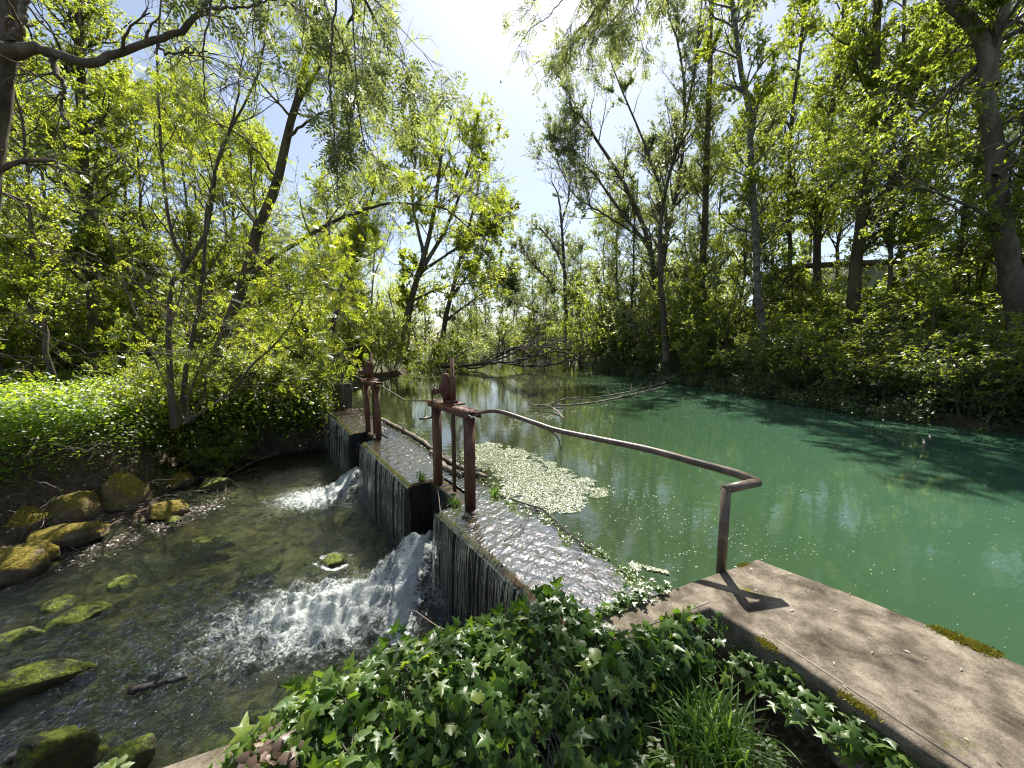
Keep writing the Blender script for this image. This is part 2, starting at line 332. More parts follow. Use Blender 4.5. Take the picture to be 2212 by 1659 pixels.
M['stream'] = streammat('stream_water', (.66, .72, .6), ((.04, .06, .045), .04), True, 26, .06, .12, .035, 1.8)
M['film'] = streammat('overflow_water', (.72, .62, .52), ((.1, .09, .08), .05), False, 70, .05, .1, .002, .5)
def fallmat():
    m, t, out = newmat('falling_water'); v = objco(t, (60, 60, 5)); k = noise(t, 1.2, 5, v, .6, .5)
    tr = N(t, 'BsdfTransparent', {0: (.86, .9, .88, 1)}).outputs[0]
    df = N(t, 'BsdfDiffuse', {0: (.36, .42, .44, 1)}).outputs[0]; tl = N(t, 'BsdfTranslucent', {0: (.3, .38, .36, 1)}).outputs[0]
    df = N(t, 'MixShader', {0: .5, 1: df, 2: tl}).outputs[0]
    gl = N(t, 'BsdfGlossy', {0: (1, 1, 1, 1), 'Roughness': .12}).outputs[0]
    a = N(t, 'MixShader', {0: ramp(t, k, [(.45, (.02,) * 3), (.65, (.7,) * 3)]), 1: tr, 2: df}).outputs[0]
    a = N(t, 'MixShader', {0: .2, 1: a, 2: gl}).outputs[0]; t.links.new(a, out.inputs[0]); return m
M['fall'] = fallmat()
def foamblob():
    m, t, out = newmat('foam'); 
    p = N(t, 'BsdfPrincipled', {'Base Color': (.78, .8, .78, 1), 'Roughness': .4, 'Subsurface Weight': .3, 'Subsurface Radius': (.02, .02, .02)})
    t.links.new(p.outputs[0], out.inputs[0]); return m
M['foam'] = foamblob()

# ------------------------------------------------------------------ plan of the place
O = A_(.28, 2.45); E = nrm(A_(-.572, .82)); NV = A_(E[1], -E[0])      # the weir line: E along it, NV upstream
def WP(s, t, z=0.): p = O + E * s + NV * t; return A_(p[0], p[1], z)
POND = [WP(-.3, .8)[:2], WP(10.3, .8)[:2], (-6.2, 12.2), (-6.9, 16), (-7.1, 27), (-6.8, 46), (-9, 66), (-2, 70), (5, 66), (9.4, 52), (6.5, 27), (8.6, 17.4), (9.7, 11), (10.2, 8.6), (13, 6), (17, -5), (9, -8), (1.9, 2.6)]
STREAM = [(-16, -1.5), (-12, 2.2), (-7.4, 4.3), (-6.7, 5.4), (-6.2, 6.6), (-6.5, 8), (-7.4, 8.7), (-5.5, 10.8), WP(10.2, 0)[:2], WP(-.3, 0)[:2], (.5, 2.1), (-1.41, 1.3), (-4.5, 0), (-7, -4), (-16, -8)]
def gz(x, y):
    x = np.asarray(x, float); y = np.asarray(y, float)
    dp = pdist(x, y, POND); ip = inpoly(x, y, POND); ds = pdist(x, y, STREAM); isr = inpoly(x, y, STREAM)
    base = .25 + .25 * (vnoise(x, y, 4, 3) - .5) + .08 * (vnoise(x, y, .6, 5) - .5)
    base = base + 1.6 * sst(25, 120, np.hypot(x, y))
    right = sst(7, 16, x) * sst(60, 20, y)                                   # embankment on the right
    base = base + right * 4.2 * sst(.8, 11, dp) * (x > 6)
    base = np.where((x > -3) & (x < 7) & (y < 3) & (~ip), -.2 + .3 * sst(1.2, -.5, y) + .05 * vnoise(x, y, .3, 2), base)
    z = np.where(ip, -sst(0, 1.2, dp) * 1.1 - .05, np.minimum(base, -.05 + dp * .9 + .1 * vnoise(x, y, .5, 8)) if True else base)
    bed = -1.17 - .26 * sst(.0, 1.3, ds) - .05 * vnoise(x, y, .35, 4) + .10 * (vnoise(x, y, .8, 11) - .5)
    bank = np.minimum(z, -1.20 + .12 * ds + np.maximum(ds - .75, 0) * 2.6 + .35 * (vnoise(x, y, .8, 9) - .4) * (ds > .1))
    bank = np.where((x < -5.0) , bank, np.where(x < 1.2, np.minimum(z, .1), z))
    z = np.where(isr, bed, bank)
    s = (x - O[0]) * E[0] + (y - O[1]) * E[1]; t = (x - O[0]) * NV[0] + (y - O[1]) * NV[1]
    z = np.where((s > -.6) & (s < 10.2) & (t > -.05) & (t < 1.0), -1.3, z)
    return z
# ground: one sheet to the horizon
u = np.linspace(-1, 1, 560); gx = 24 * u + 520 * u ** 9; gy = 10 + 30 * u + 560 * u ** 9
X, Y = np.meshgrid(gx, gy); Z = gz(X, Y)
def grid(g, X, Y, Z, keepf=None, tint=None):
    a, b = X.shape; i = np.arange(a * b).reshape(a, b)
    Fa = np.stack([i[:-1, :-1], i[:-1, 1:], i[1:, 1:], i[1:, :-1]], -1).reshape(-1, 4)
    if keepf is not None:
        k = keepf.ravel(); Fa = Fa[k[Fa].all(1)]
        used = np.unique(Fa); mp = np.full(a * b, -1); mp[used] = np.arange(len(used)); Fa = mp[Fa]
        V = np.stack([X, Y, Z], -1).reshape(-1, 3)[used]; g.add(V, Fa, None if tint is None else tint.ravel()[used]); return g
    g.add(np.stack([X, Y, Z], -1).reshape(-1, 3), Fa, None if tint is None else tint.ravel()); return g
tag(grid(G(), X, Y, Z).build('ground', M['ground'], smooth=True), kind='structure')
# pond surface: a fan free polygon
def poly_sheet(name, pts, z, mat):
    me = bpy.data.meshes.new(name); me.from_pydata([(p[0], p[1], z) for p in pts], [], [list(range(len(pts)))]); me.materials.append(mat)
    o = bpy.data.objects.new(name, me); sc.collection.objects.link(o); return tag(o, kind='structure')
PW = [WP(-.35, .8)[:2], WP(10.4, .8)[:2], (-7.5, 12.6), (-9, 16), (-9, 27), (-9, 50), (-12, 70), (-3, 74), (7, 70), (12, 56), (11, 27), (12, 17), (12.5, 11), (15, 8), (19, 5), (24, -8), (9.2, -8.2), (2.4, 1.75), (1.75, 2.4), (1.6, 2.35)]
poly_sheet('pond_water', PW, 0., M['pond'])

# ------------------------------------------------------------------ stream surface
dx = .026; gx = np.arange(-13, .5, dx); gy = np.arange(-3.5, 11.2, dx); X, Y = np.meshgrid(gx, gy)
s_ = (X - O[0]) * E[0] + (Y - O[1]) * E[1]; t_ = (X - O[0]) * NV[0] + (Y - O[1]) * NV[1]
def plume(sc0, L, w0, amp):
    al = -t_; ac = s_ - sc0 - .24 * np.clip(al, 0, 1.8) + .08 * np.sin(al * 1.9)
    w = w0 * (1 + al * .55)
    return np.where(al > -.5, np.exp(-(ac / w) ** 2) * sst(-.5, -.2, al) * np.exp(-np.maximum(al - .2, 0) / L) * amp, 0), al, ac
p1, al, ac = plume(2.42, 2.1, .52, 1.0); p2, al2, ac2 = plume(6.1, .9, .5, 1.0)
foot = np.zeros_like(X)
for a, b in ((-.3, 1.96), (2.93, 5.61), (6.54, 10)):
    foot += sst(a - .1, a + .1, s_) * sst(b + .1, b - .1, s_) * np.exp(-(np.maximum(-t_ - .02, 0) / .16) ** 1.5)
rock = np.exp(-(np.maximum(np.abs(np.hypot((X + 2.53) / 1.15, Y - 4.94) - .2) - .02, 0) / .035) ** 2)
patch = np.exp(-(((X - W(660, 1075, -1.15)[0]) / .9) ** 2 + ((Y - W(660, 1075, -1.15)[1]) / .9) ** 2)) * .75
wake = np.exp(-((ac + .05) / (.55 + .25 * al)) ** 2) * sst(.3, 1.2, al) * np.exp(-np.maximum(al - 1, 0) / 1.7) * .74
crn = np.exp(-(((X - W(860, 1375, -1.15)[0]) / .16) ** 2 + ((Y - W(860, 1375, -1.15)[1]) / .5) ** 2)) * .95
foam = np.clip(p1 * 1.15 + p2 * .95 + foot * .6 + patch + wake * 1.0 + crn, 0, 1.25)
foam = np.maximum(foam, rock * (.35 + .9 * vnoise(X, Y, .07, 3)) * (.75 + .35 * sst(.2, -.2, Y - 4.94))) 
turb = np.clip(p1 * 1.3 + p2 + wake * .8 + patch * .5, 0, 1.3)
zz = -1.15 + .62 * np.exp(-((al - .02) / .5) ** 2) * np.exp(-(ac / .5) ** 4) * (al > -.6) + .42 * np.exp(-((al2 - .0) / .42) ** 2) * np.exp(-(ac2 / .5) ** 4)
zz += .0095 * waves(X, Y, .15, 30, 1) * (.5 + vnoise(X, Y, .7, 31)) + .013 * waves(X, Y, .42, 16, 2) + turb * (.034 * waves(X, Y, .2, 26, 3) - .022 * np.abs(waves(X, Y, .09, 26, 4)) + .035 * np.abs(waves(X, Y, .45, 16, 5)) - .02)
al_n = X * .82 + Y * .57; zz += (.004 * waves(al_n * .35, Y * 0 + (X * -.57 + Y * .82), .09, 20, 6))
kp = (t_ < .04) & inpoly(X, Y, [(-13, -3.5), (-13, 5), (-8.6, 6), (-8, 9), (-5.2, 11.2), WP(10.4, .1)[:2], WP(-.6, .1)[:2], (.45, 1.95), (-1.40, 1.2), (-4.6, -.2), (-7.2, -4)])
gap = ((s_ > 1.93) & (s_ < 2.96)) | ((s_ > 5.58) & (s_ < 6.57))
kp |= gap & (t_ < .42) & (t_ > -.1)
tag(grid(G(), X, Y, zz, kp, foam).build('stream_water', M['stream'], smooth=True), kind='structure')
def zstream(x, y): return -1.15

# foam crumbs and spray thrown up where the sluice water lands
g = G(); n = 700; r = np.random.default_rng(11)
ico = A_((0, 0, 1), (.89, 0, .45), (.28, .85, .45), (-.72, .53, .45), (-.72, -.53, .45), (.28, -.85, .45), (.72, .53, -.45), (-.28, .85, -.45), (-.89, 0, -.45), (-.28, -.85, -.45), (.72, -.53, -.45), (0, 0, -1))
icf = np.array([(0, 1, 2), (0, 2, 3), (0, 3, 4), (0, 4, 5), (0, 5, 1), (1, 6, 2), (2, 7, 3), (3, 8, 4), (4, 9, 5), (5, 10, 1), (6, 7, 2), (7, 8, 3), (8, 9, 4), (9, 10, 5), (10, 6, 1), (11, 7, 6), (11, 8, 7), (11, 9, 8), (11, 10, 9), (11, 6, 10)])
a = np.abs(r.normal(0, 1.15, n)) + .15; c = r.normal(0, .3, n) * (1 + a * .3)
P = O + E * (2.42 + c + .24 * np.minimum(a, 1.8))[:, None] - NV * a[:, None]
zi = np.clip(((P[:, 1] + 3.5) / dx).astype(int), 0, zz.shape[0] - 1); xi = np.clip(((P[:, 0] + 13) / dx).astype(int), 0, zz.shape[1] - 1)
pos = np.stack([P[:, 0], P[:, 1], zz[zi, xi] + .002 + np.abs(r.normal(0, .03, n)) * np.exp(-a)], -1)
stamp(g, ico * A_(1, .8, .6), [icf], pos, rv(n, r), rv(n, r), r.uniform(.002, .008, n), 0)
tag(g.build('foam', M['foam'], smooth=True), 'white foam and spray flecks thrown over the churning sluice outflow', 'foam', kind='stuff')

# ------------------------------------------------------------------ weir blocks
weir = empty('weir', WP(1, .4, -1.3), 'low wet concrete weir in three mossy blocks with water spilling over its crest', 'weir')
def block(s0, s1, t0=0., t1=.9, z0=-1.5, z1=-.035, seed=1):
    g = G(); ns = int((s1 - s0) / .05); nt_ = 18; nz = 26
    def sheet(fn, a, b):
        U, V_ = np.meshgrid(np.linspace(0, 1, a), np.linspace(0, 1, b)); P = fn(U, V_); i = np.arange(a * b).reshape(b, a)
        g.add(P.reshape(-1, 3), np.stack([i[:-1, :-1], i[:-1, 1:], i[1:, 1:], i[1:, :-1]], -1).reshape(-1, 4))
    def pt(s, t, z):
        nse = .035 * (vnoise(s * 3 + z, z * 2.2 + t, .35, seed) - .5) + .02 * (vnoise(s * 9, z * 3 + t * 5, .4, seed + 3) - .5)
        ss = s + 0 * z; tt = t + np.where(t < t0 + .01, nse - .02 * np.sin(np.clip((z1 - z) * 9, 0, 3)), 0)
        z = z + np.where(z > z1 - .01, .5 * nse - .02 * (t < t0 + .03), 0)
        p = O + E * ss[..., None] + NV * tt[..., None]; return np.concatenate([p, z[..., None]], -1)
    sheet(lambda u, v: pt(s0 + (s1 - s0) * u, t0 + 0 * u, z0 + (z1 - z0) * v), ns, nz)
    sheet(lambda u, v: pt(s0 + (s1 - s0) * u, t0 + (t1 - t0) * v, z1 + 0 * u), ns, nt_)
    sheet(lambda u, v: pt(s0 + 0 * u, t0 + (t1 - t0) * (1 - u), z0 + (z1 - z0) * v), nt_, nz)
    sheet(lambda u, v: pt(s1 + 0 * u, t0 + (t1 - t0) * u, z0 + (z1 - z0) * v), nt_, nz)
    sheet(lambda u, v: pt(s1 + (s0 - s1) * u, t1 + 0 * u, z0 + (z1 - z0) * v), ns, 3)
    return g.build('weir_block', M['wetwall'], smooth=True)
GAPS = [(1.96, 2.93), (5.61, 6.54)]
for k, (a, b) in enumerate(((-.32, 1.96), (2.93, 5.61), (6.54, 10.1))): keep(block(a, b, seed=k + 1), weir)
# dark sills and gate leaves closing the gaps
for a, b in GAPS:
    g = G(); rot = math.atan2(E[1], E[0])
    box(g, (a + .004, -.50, -.62), (b - .004, -.30, -.028), rot=rot, org=O, bev=.012)
    o = g.build('lintel', M['wetwall']); keep(o, weir)
    g = G(); box(g, (a + .005, -.86, -1.5), (b - .005, -.56, -.85), rot=rot, org=O, bev=.01); keep(g.build('sill', M['wetwall']), weir)
# film of water over the crest, with its lip
S_, T_ = np.meshgrid(np.arange(-.35, 10.2, .0095), np.arange(-.03, .84, .0095))
PX = O[0] + E[0] * S_ + NV[0] * T_; PY = O[1] + E[1] * S_ + NV[1] * T_
rip = waves(PX, PY, .034, 40, 21) * .0019 + waves(PX, PY, .13, 16, 22) * .0035 + waves(PX, PY, .04, 20, 23) * .0006
amp = .35 + .65 * sst(.8, .45, T_); ZF = 0 * T_ - .006 * sst(.8, .1, T_) + rip * amp * sst(.84, .74, T_) - .05 * sst(.06, -.03, T_) ** 2
inb = np.zeros_like(S_, bool)
for a, b in ((-.35, 1.96), (2.93, 5.61), (6.54, 10.2)): inb |= (S_ > a) & (S_ < b)
kf = inb | (T_ > .5)
tag(grid(G(), PX, PY, ZF - .001, kf).build('overflow_water', M['film'], smooth=True), kind='structure')
# falling strands
g = G(); r = np.random.default_rng(5)
for a, b, n in ((-.3, 1.96, 150), (2.93, 5.61, 120), (6.54, 10, 80)):
    s = np.sort(r.uniform(a, b, n)); k = 14; tt = np.linspace(0, 1, k)
    den = vnoise(s, s * 0, .25, 17); L = np.where(r.uniform(0, 1, n) < .75, 1.12, r.uniform(.2, .9, n))
    z = -.01 - L[:, None] * tt[None]; out = -.035 - .03 * r.uniform(0, 1, n)[:, None] - .05 * np.sqrt(tt)[None]
    ws = s[:, None] + np.cumsum(r.normal(0, .0035, (n, k)), 1) + .006 * np.sin(tt * 14 + r.uniform(0, 6, (n, 1)))
    P = np.concatenate([O + E * ws[..., None] + NV * out[..., None], z[..., None]], -1)
    tubes(g, P, (r.uniform(.0016, .006, n) * (.5 + den))[:, None] * r.uniform(.6, 1.4, (n, k)), 4)
# a few broad sheets
for a, b in ((5.2, 5.55), (4.6, 4.85), (6.6, 6.9), (1.88, 1.95)):
    U, V_ = np.meshgrid(np.linspace(a, b, 24), np.linspace(0, 1, 30)); tq = -.03 - .09 * np.sqrt(V_) - .012 * vnoise(U, V_ * .3, .03, 4)
    p = O + E * U[..., None] + NV * tq[..., None]; grid(g, p[..., 0], p[..., 1], -.01 - 1.13 * V_)
o = g.build('falling_water', M['fall'], smooth=True); tag(o, 'thin ragged curtain of water running down the front of the weir', 'water', kind='stuff')

# ------------------------------------------------------------------ near retaining wall (one L of old concrete) and abutment
def prism(g, pts, z0, z1, tint=0., n=0, jit=0., seed=0):     # outline in plan, subdivided sides, slightly worn
    if sum(pts[i][0] * pts[(i + 1) % len(pts)][1] - pts[(i + 1) % len(pts)][0] * pts[i][1] for i in range(len(pts))) < 0: pts = pts[::-1]
    P = []
    for i in range(len(pts)):
        a = np.array(pts[i]); b = np.array(pts[(i + 1) % len(pts)]); m = max(1, int(np.linalg.norm(b - a) / .08))
        for q in range(m): P.append(a + (b - a) * q / m)
    P = np.array(P); c = P.mean(0); r_ = np.random.default_rng(seed); m = len(P)
    ed = P[np.r_[1:m, 0]] - P[np.r_[m - 1, 0:m - 1]]; no = nrm(np.stack([ed[:, 1], -ed[:, 0]], -1))
    j = (vnoise(P[:, 0], P[:, 1], .22, seed) - .5) * jit
    rows = []
    for z, ins in ((z0, 0), (z1 - .09, 0), (z1 - .02, 0), (z1 - .004, .008), (z1, .022)):
        rows.append(np.concatenate([P - no * ins + no * (j * (.6 if z < z1 - .03 else 1))[:, None], np.full((m, 1), z)], 1))
    V = np.concatenate(rows); i = np.arange(m); f = []
    for k in range(4): f.append(np.stack([i + k * m, (i + 1) % m + k * m, (i + 1) % m + (k + 1) * m, i + (k + 1) * m], -1))
    g.add(V, f, tint); base = g.n - m
    return base, m
def wall_obj(name, pts, z0, z1, mat, jit, seed):
    from mathutils.geometry import tessellate_polygon
    g = G(); base, m = prism(g, pts, z0, z1, jit=jit, seed=seed); top = np.concatenate(g.V)[base:base + m]
    tri = np.array(tessellate_polygon([[Vector((p[0], p[1], 0)) for p in top]])); a_, b_, c_ = top[tri[:, 0]], top[tri[:, 1]], top[tri[:, 2]]
    up = np.cross(b_ - a_, c_ - a_)[:, 2] > 0; tri = np.where(up[:, None], tri, tri[:, ::-1])
    g.Fc.append(tri + base); return g.build(name, mat)
DA = nrm(A_(.918, .396)); CA = A_(DA[1], -DA[0])           # along arm A, and across towards the viewer
A0 = A_(-1.41, 1.3)
def AP(a, c): return A0 + DA * a + CA * c
LPTS = [AP(-3.5, 0), (1.93, 2.745), (2.41, 2.20), (2.70, 1.77), (5.9, -3.0), (4.9, -3.6), (1.78, 1.27), (1.44, 1.94), (1.27, 2.2), AP(1.5, .24), AP(-3.5, .24)]
rw = empty('retaining_wall', (1.3, 2.3, -.2), 'sunlit L-shaped concrete retaining wall with a flat walkable top beside the pond', 'wall')
o = wall_obj('wall', [tuple(p) for p in LPTS], -1.6, .22, M['concrete'], .012, 3); keep(o, rw)
# thin raised mortar line on the inner edge, moss pads along both edges
def mosspad(line, n, w, hgt, seed, keepmask=.45):
    r = np.random.default_rng(seed); line = np.array(line, float); P = smooth_line(np.c_[line, np.zeros(len(line))], 60)[:, :2]
    t = r.uniform(0, 59 - 1e-3, n); i = t.astype(int); f = (t - i)[:, None]; q = P[i] * (1 - f) + P[i + 1] * f
    k = vnoise(q[:, 0], q[:, 1], .12, seed) > keepmask; q = q[k]; m = len(q); q = q + r.normal(0, w, (m, 2)); g = G()
    TV = A_((0, -.3, 0), (0, .3, 0), (1, 0, 0)); d = nrm(np.c_[r.normal(0, .6, (m, 2)), np.ones(m)])
    stamp(g, TV, [np.array([(0, 1, 2)])], np.c_[q, np.full(m, .214)], d, rv(m, r), r.uniform(.4, 1.3, m) * hgt, r.uniform(0, 1, m)); return g
pads = [([(2.46, 2.10), (2.57, 1.93), (2.66, 1.80)], 5200, .020, .022, 1, .3), ([(2.72, 1.70), (2.86, 1.50), (3.0, 1.28)], 5200, .018, .022, 2, .3),
        ([(1.42, 1.95), (1.62, 1.58), (1.79, 1.28)], 3800, .016, .014, 3, .55), ([(.75, 2.03), (.95, 2.10), (1.12, 2.16)], 700, .012, .016, 4, .5), ([(1.72, 2.64), (1.82, 2.68)], 500, .01, .014, 5, .1),
        ([(-.98, 1.50), (-.86, 1.55), (-.78, 1.6)], 3200, .028, .028, 6, .1)]
for p in pads:
    o = mosspad(*p).build('moss', M['moss']); keep(o, rw)
g = G()
for a, b in (((1.44 + .07, 1.94), (1.84, 1.27)), ((1.29, 2.25), (.75, 2.02))):
    a = A_(*a); b = A_(*b); d = b - a; ang = math.atan2(d[1], d[0]); box(g, (0, -.006, .215), (np.linalg.norm(d), .006, .2235), rot=ang, org=a)
keep(g.build('joint', M['deadwood']), rw)
# pale scratches in the concrete top are left to the texture; abutment wall behind the weir
WL = [(-4.85, 11.15), (-5.0, 10.85), (-5.95, 10.55), (-7.75, 8.5), (-8.1, 8.8), (-6.2, 10.95)]
tag(wall_obj('abutment_wall', WL, -1.6, .72, M['damp'], .03, 8), 'tall damp concrete abutment wall at the far end of the weir', 'wall')

# ------------------------------------------------------------------ sluice gates
ROT = math.atan2(E[1], E[0])
def bst(g, lo, hi, bev=0.):
    return box(g, (lo[0], -hi[1], lo[2]), (hi[0], -lo[1], hi[2]), rot=ROT, org=O, bev=bev)
def gate(sa, sb, t, label, sc_=1.0, chain=False, seed=0, up=.6):
    r = np.random.default_rng(seed); root = empty('sluice_gate', WP((sa + sb) / 2, t, 0), label, 'sluice gate', 'rusty sluice gates on the weir')
    def part(g, name, mat, sm=False, par=None):
        o = g.build(name, mat, smooth=sm)
        if par is None: keep(o, root)
        else: o.parent = par; o.location = (0, 0, 0); o.location = -Vector(root.location)
        return o
    w = .056
    for s in (sa, sb):                                    # channel posts
        g = G(); z1 = 1.06
        bst(g, (s - w, t - .045, -.035), (s + w, t - .033, z1))
        bst(g, (s - w, t - .033, -.035), (s - w + .010, t + .045, z1))
        bst(g, (s + w - .010, t - .033, -.035), (s + w, t + .045, z1))
        part(g, 'post', M['rust'])
    g = G(); x0, x1 = sa - .13, sb + .10
    bst(g, (x0, t - .085, 1.132), (x1, t + .085, 1.142))
    bst(g, (x0, t - .085, 1.06), (x1, t - .075, 1.130)); bst(g, (x0, t + .075, 1.06), (x1, t + .085, 1.130))
    part(g, 'crossbeam', M['rust'])
    for s in (sa - .09, sa + .05, sb - .04, sb + .04):
        for q in (-.04, .04):
            p = WP(s, t + q, 1.142); g = G(); tubes(g, np.array([p, p + A_(0, 0, .012)]), .011, 6, cap=True); part(g, 'bolt', M['rustdark'])
    sm = (sa + sb) / 2 + .02; g = G()                      # plate under the gearbox, lying across the beam
    bst(g, (sm - .12, t - .13, 1.143), (sm + .12, t + .15, 1.163), bev=.003); bst(g, (sm - .08, t - .07, 1.163), (sm + .08, t + .07, 1.20), bev=.006)
    part(g, 'base_plate', M['rust'])
    g = G(); prof = [(0, .055), (.03, .06), (.07, .085), (.13, .105), (.19, .10), (.25, .075), (.30, .05), (.33, .045)]
    for z, rr_ in prof: pass
    P = np.array([WP(sm + .055, t - .035, 1.20 + z) for z, _ in prof]); Rr = np.array([q for _, q in prof]); tubes(g, P, Rr[None] * .8, 14, cap=True)
    part(g, 'gearbox', M['rust'], True); g = G()
    bst(g, (sm - .042, t - .02, 1.20), (sm + .042, t + .06, 1.50), bev=.008); part(g, 'rack_guide', M['rust']); g = G()
    c = WP(sm + .07, t, 1.32); tubes(g, np.array([c - np.r_[NV, 0] * .02, c - np.r_[NV, 0] * .17]), .035, 12, cap=True); tubes(g, np.array([c - np.r_[NV, 0] * .17, c - np.r_[NV, 0] * .19]), .048, 12, cap=True)
    part(g, 'crank_hub', M['rust'], True)
    g = G(); zt = 1.72; s0 = sm + .0                                # toothed rack bar
    bst(g, (s0 - .026, t + .018, .0), (s0 + .026, t + .05, zt))
    zz_ = np.arange(.03, zt - .02, .036)
    for z in zz_: bst(g, (s0 + .026, t + .022, z), (s0 + .042, t + .046, z + .018))
    part(g, 'rack_bar', M['rustdark'])
    n3 = np.r_[NV, 0]; e3 = np.r_[E, 0]; c2 = c - n3 * .21; d = nrm(A_(-.0, 0, -1) + e3 * .05)
    q = [c2 + A_(0, 0, .02), c2, c2 + d * .30, c2 + d * .325 + e3 * .0 - n3 * .03, c2 + d * .33 - n3 * .20]
    g = G(); tubes(g, np.array([c - n3 * .18, c2 - n3 * .012]), .014, 10, cap=True)
    tubes(g, np.array([c2 + A_(0, 0, .03), c2 + d * .33]), .012, 8, cap=True); part(g, 'crank_arm', M['rustdark'], True)
    g = G(); tubes(g, np.array([c2 + d * .33 + n3 * .01, c2 + d * .335 - n3 * .17]), .015, 10, cap=True); part(g, 'crank_handle', M['steel'], True)
    if chain:
        g = G(); a = np.linspace(0, 2 * math.pi, 13)[:-1]
        def link(c_, u_, v_, L=.03, w_=.013):
            P = np.array([c_ + u_ * (math.cos(q) * L * (1 if abs(math.cos(q)) < .8 else 1)) + v_ * math.sin(q) * w_ for q in np.r_[a, a[:1], a[1:2]]]); tubes(g, P, .0042, 6)
        zc = 1.05; p = WP(sm - .22, t + .1, zc); k = 0
        path = smooth_line([WP(sm - .22, t + .09, 1.04), WP(sm - .16, t + .085, .9), WP(sm - .08, t + .07, .78), WP(sm - .075, t + .07, .6), WP(sm - .09, t + .07, .42), WP(sm - .095, t + .07, .3)], 16)
        for k in range(15):
            u_ = nrm(path[k + 1] - path[k]); v_ = nrm(np.cross(u_, e3 if k % 2 else n3)); link((path[k] + path[k + 1]) / 2, u_, v_)
        part(g, 'chain', M['steel'], True); g = G(); link(WP(sm - .19, t + .0, 1.155), e3, n3, .045, .02); part(g, 'shackle', M['steel'], True)
        g = G(); bst(g, (sm - .12, t + .06, .20), (sm - .07, t + .085, .27), bev=.005); part(g, 'padlock', M['steel'])
    return root
gate(1.87, 2.80, .36, 'near rusty red sluice gate with crank, toothed bar and hanging chain', 1, True, 1)
gate(5.70, 6.55, .34, 'far rusty red sluice gate beyond the middle weir block', 1, False, 2, .2)

# ------------------------------------------------------------------ rails
def rail(name, label, pieces):
    root = empty(name, pieces[0][1][0], label, 'handrail')
    for nm, pts, rad, mat, k in pieces:
        g = G(); P = smooth_line(pts, k) if k else np.array(pts, float); tubes(g, P, np.linspace(rad[0], rad[1], len(P))[None], 14, cap=True)
        keep(g.build(nm, M[mat], smooth=True), root)
    return root
ca = A_(1.83, 2.665, .872); pt_ = A_(1.565, 2.60, .845)
st = WP(1.80, .36, 1.10)
def onl(px, py, a=st, b=ca):               # where the sight line through the point meets the upright plane over line a-b
    k = (px - 1106) / (F * math.cos(PITCH) - (py - 829.5) * math.sin(PITCH)); dx_, dy_ = (b - a)[:2]
    q = (a[0] - k * a[1]) / (k * dy_ - dx_); x, y = a[0] + q * dx_, a[1] + q * dy_
    return A_(x, y, D(px, py, y)[2])
rail('handrail', 'long sagging brown handrail from the near gate to the concrete corner', [
    ('rail', [st, onl(1072, 888), onl(1150, 912), onl(1205, 930), onl(1300, 950), onl(1400, 971), onl(1500, 998), onl(1590, 1023), ca], (.021, .034), 'pipe', 90),
    ('return_arm', [ca + nrm(ca - pt_) * .012, pt_ + nrm(pt_ - ca) * .02], (.034, .034), 'pipe', 0),
    ('post', [pt_ + A_(0, 0, .012), A_(pt_[0] + .0, pt_[1], .19)], (.0335, .0335), 'pipe', 0)])
g2 = WP(5.55, .36, 1.10)
rail('handrail', 'thin bent grey rail running between the two sluice gates', [
    ('rail', [g2, WP(5.42, .40, 1.06), WP(4.75, .55, .90), WP(4.6, .55, .89), WP(3.6, .5, 1.02), WP(2.95, .36, 1.10)], (.013, .013), 'steel', 0)])
rail('handrail', 'short bent rail on a thin post by the far abutment wall', [
    ('rail', [D(735, 806, 10.5), D(755, 806, 10.3), WP(7.0, .36, 1.10), WP(6.68, .36, 1.10)], (.015, .015), 'steel', 0),
    ('post', [D(736, 803, 10.5), A_(*D(744, 876, 10.5)[:2], -.1)], (.017, .017), 'pipe', 0)])

# ------------------------------------------------------------------ dead wood
def stick(g, pts, r0, r1, k=14, n=6, seed=0, twigs=0, tl=.3, wob=.02):
    r = np.random.default_rng(seed); P = smooth_line(pts, k); P[1:-1] += r.normal(0, wob, (k - 2, 3)) * r0 * 8
    Rr = np.linspace(r0, r1, k) * r.uniform(.88, 1.12, k); tubes(g, P, Rr[None], n, cap=True)
    if twigs:
        Q, RR = shoots(P[None], Rr[None], r, twigs, .2, .95, tl * .4, tl, 45, .1, .25, 6, .45, .0015); tubes(g, Q, RR, 4); return Q, RR
def wood(name, label, cat, pts, r0, r1, mat, seed, twigs=0, tl=.3, k=14, group=None):
    g = G(); stick(g, pts, r0, r1, k, 7, seed, twigs, tl); return tag(g.build(name, M[mat], smooth=True), label, cat, group)
wood('driftwood_log', 'long bleached log lying along the crest beyond the middle block', 'log', [W(824, 905, .03), W(900, 945, .035), W(985, 1003, .03)], .045, .03, 'deadwood', 1, 6, .2)
wood('driftwood_log', 'pale split log resting against the near sluice gate', 'log', [W(930, 975, .03), W(1000, 1010, .03), W(1050, 1030, .05)], .035, .03, 'deadwood', 2, 3, .2)
wood('driftwood_log', 'thick brown log stub lying between the near gate posts', 'log', [W(948, 998, .02), W(990, 1022, .03), W(1040, 1015, .03)], .05, .03, 'deadwood', 3, 2, .15)
wood('driftwood_stick', 'dark stick across the far weir block, behind the far gate', 'stick', [W(726, 893, .03), W(760, 892, .04), W(840, 888, .03)], .014, .01, 'darkwood', 4, 3, .3)
wood('driftwood_stick', 'dark twiggy stick lying flat near the far gate post', 'stick', [W(735, 902, .02), W(765, 898, .03), W(812, 897, .02)], .012, .006, 'darkwood', 5, 5, .3)
wood('driftwood_stick', 'curled dark twig across the crest of the near weir block', 'stick', [W(1090, 1170, .02), W(1120, 1140, .05), W(1145, 1105, .03), W(1165, 1092, .02)], .007, .004, 'darkwood', 6, 8, .16)
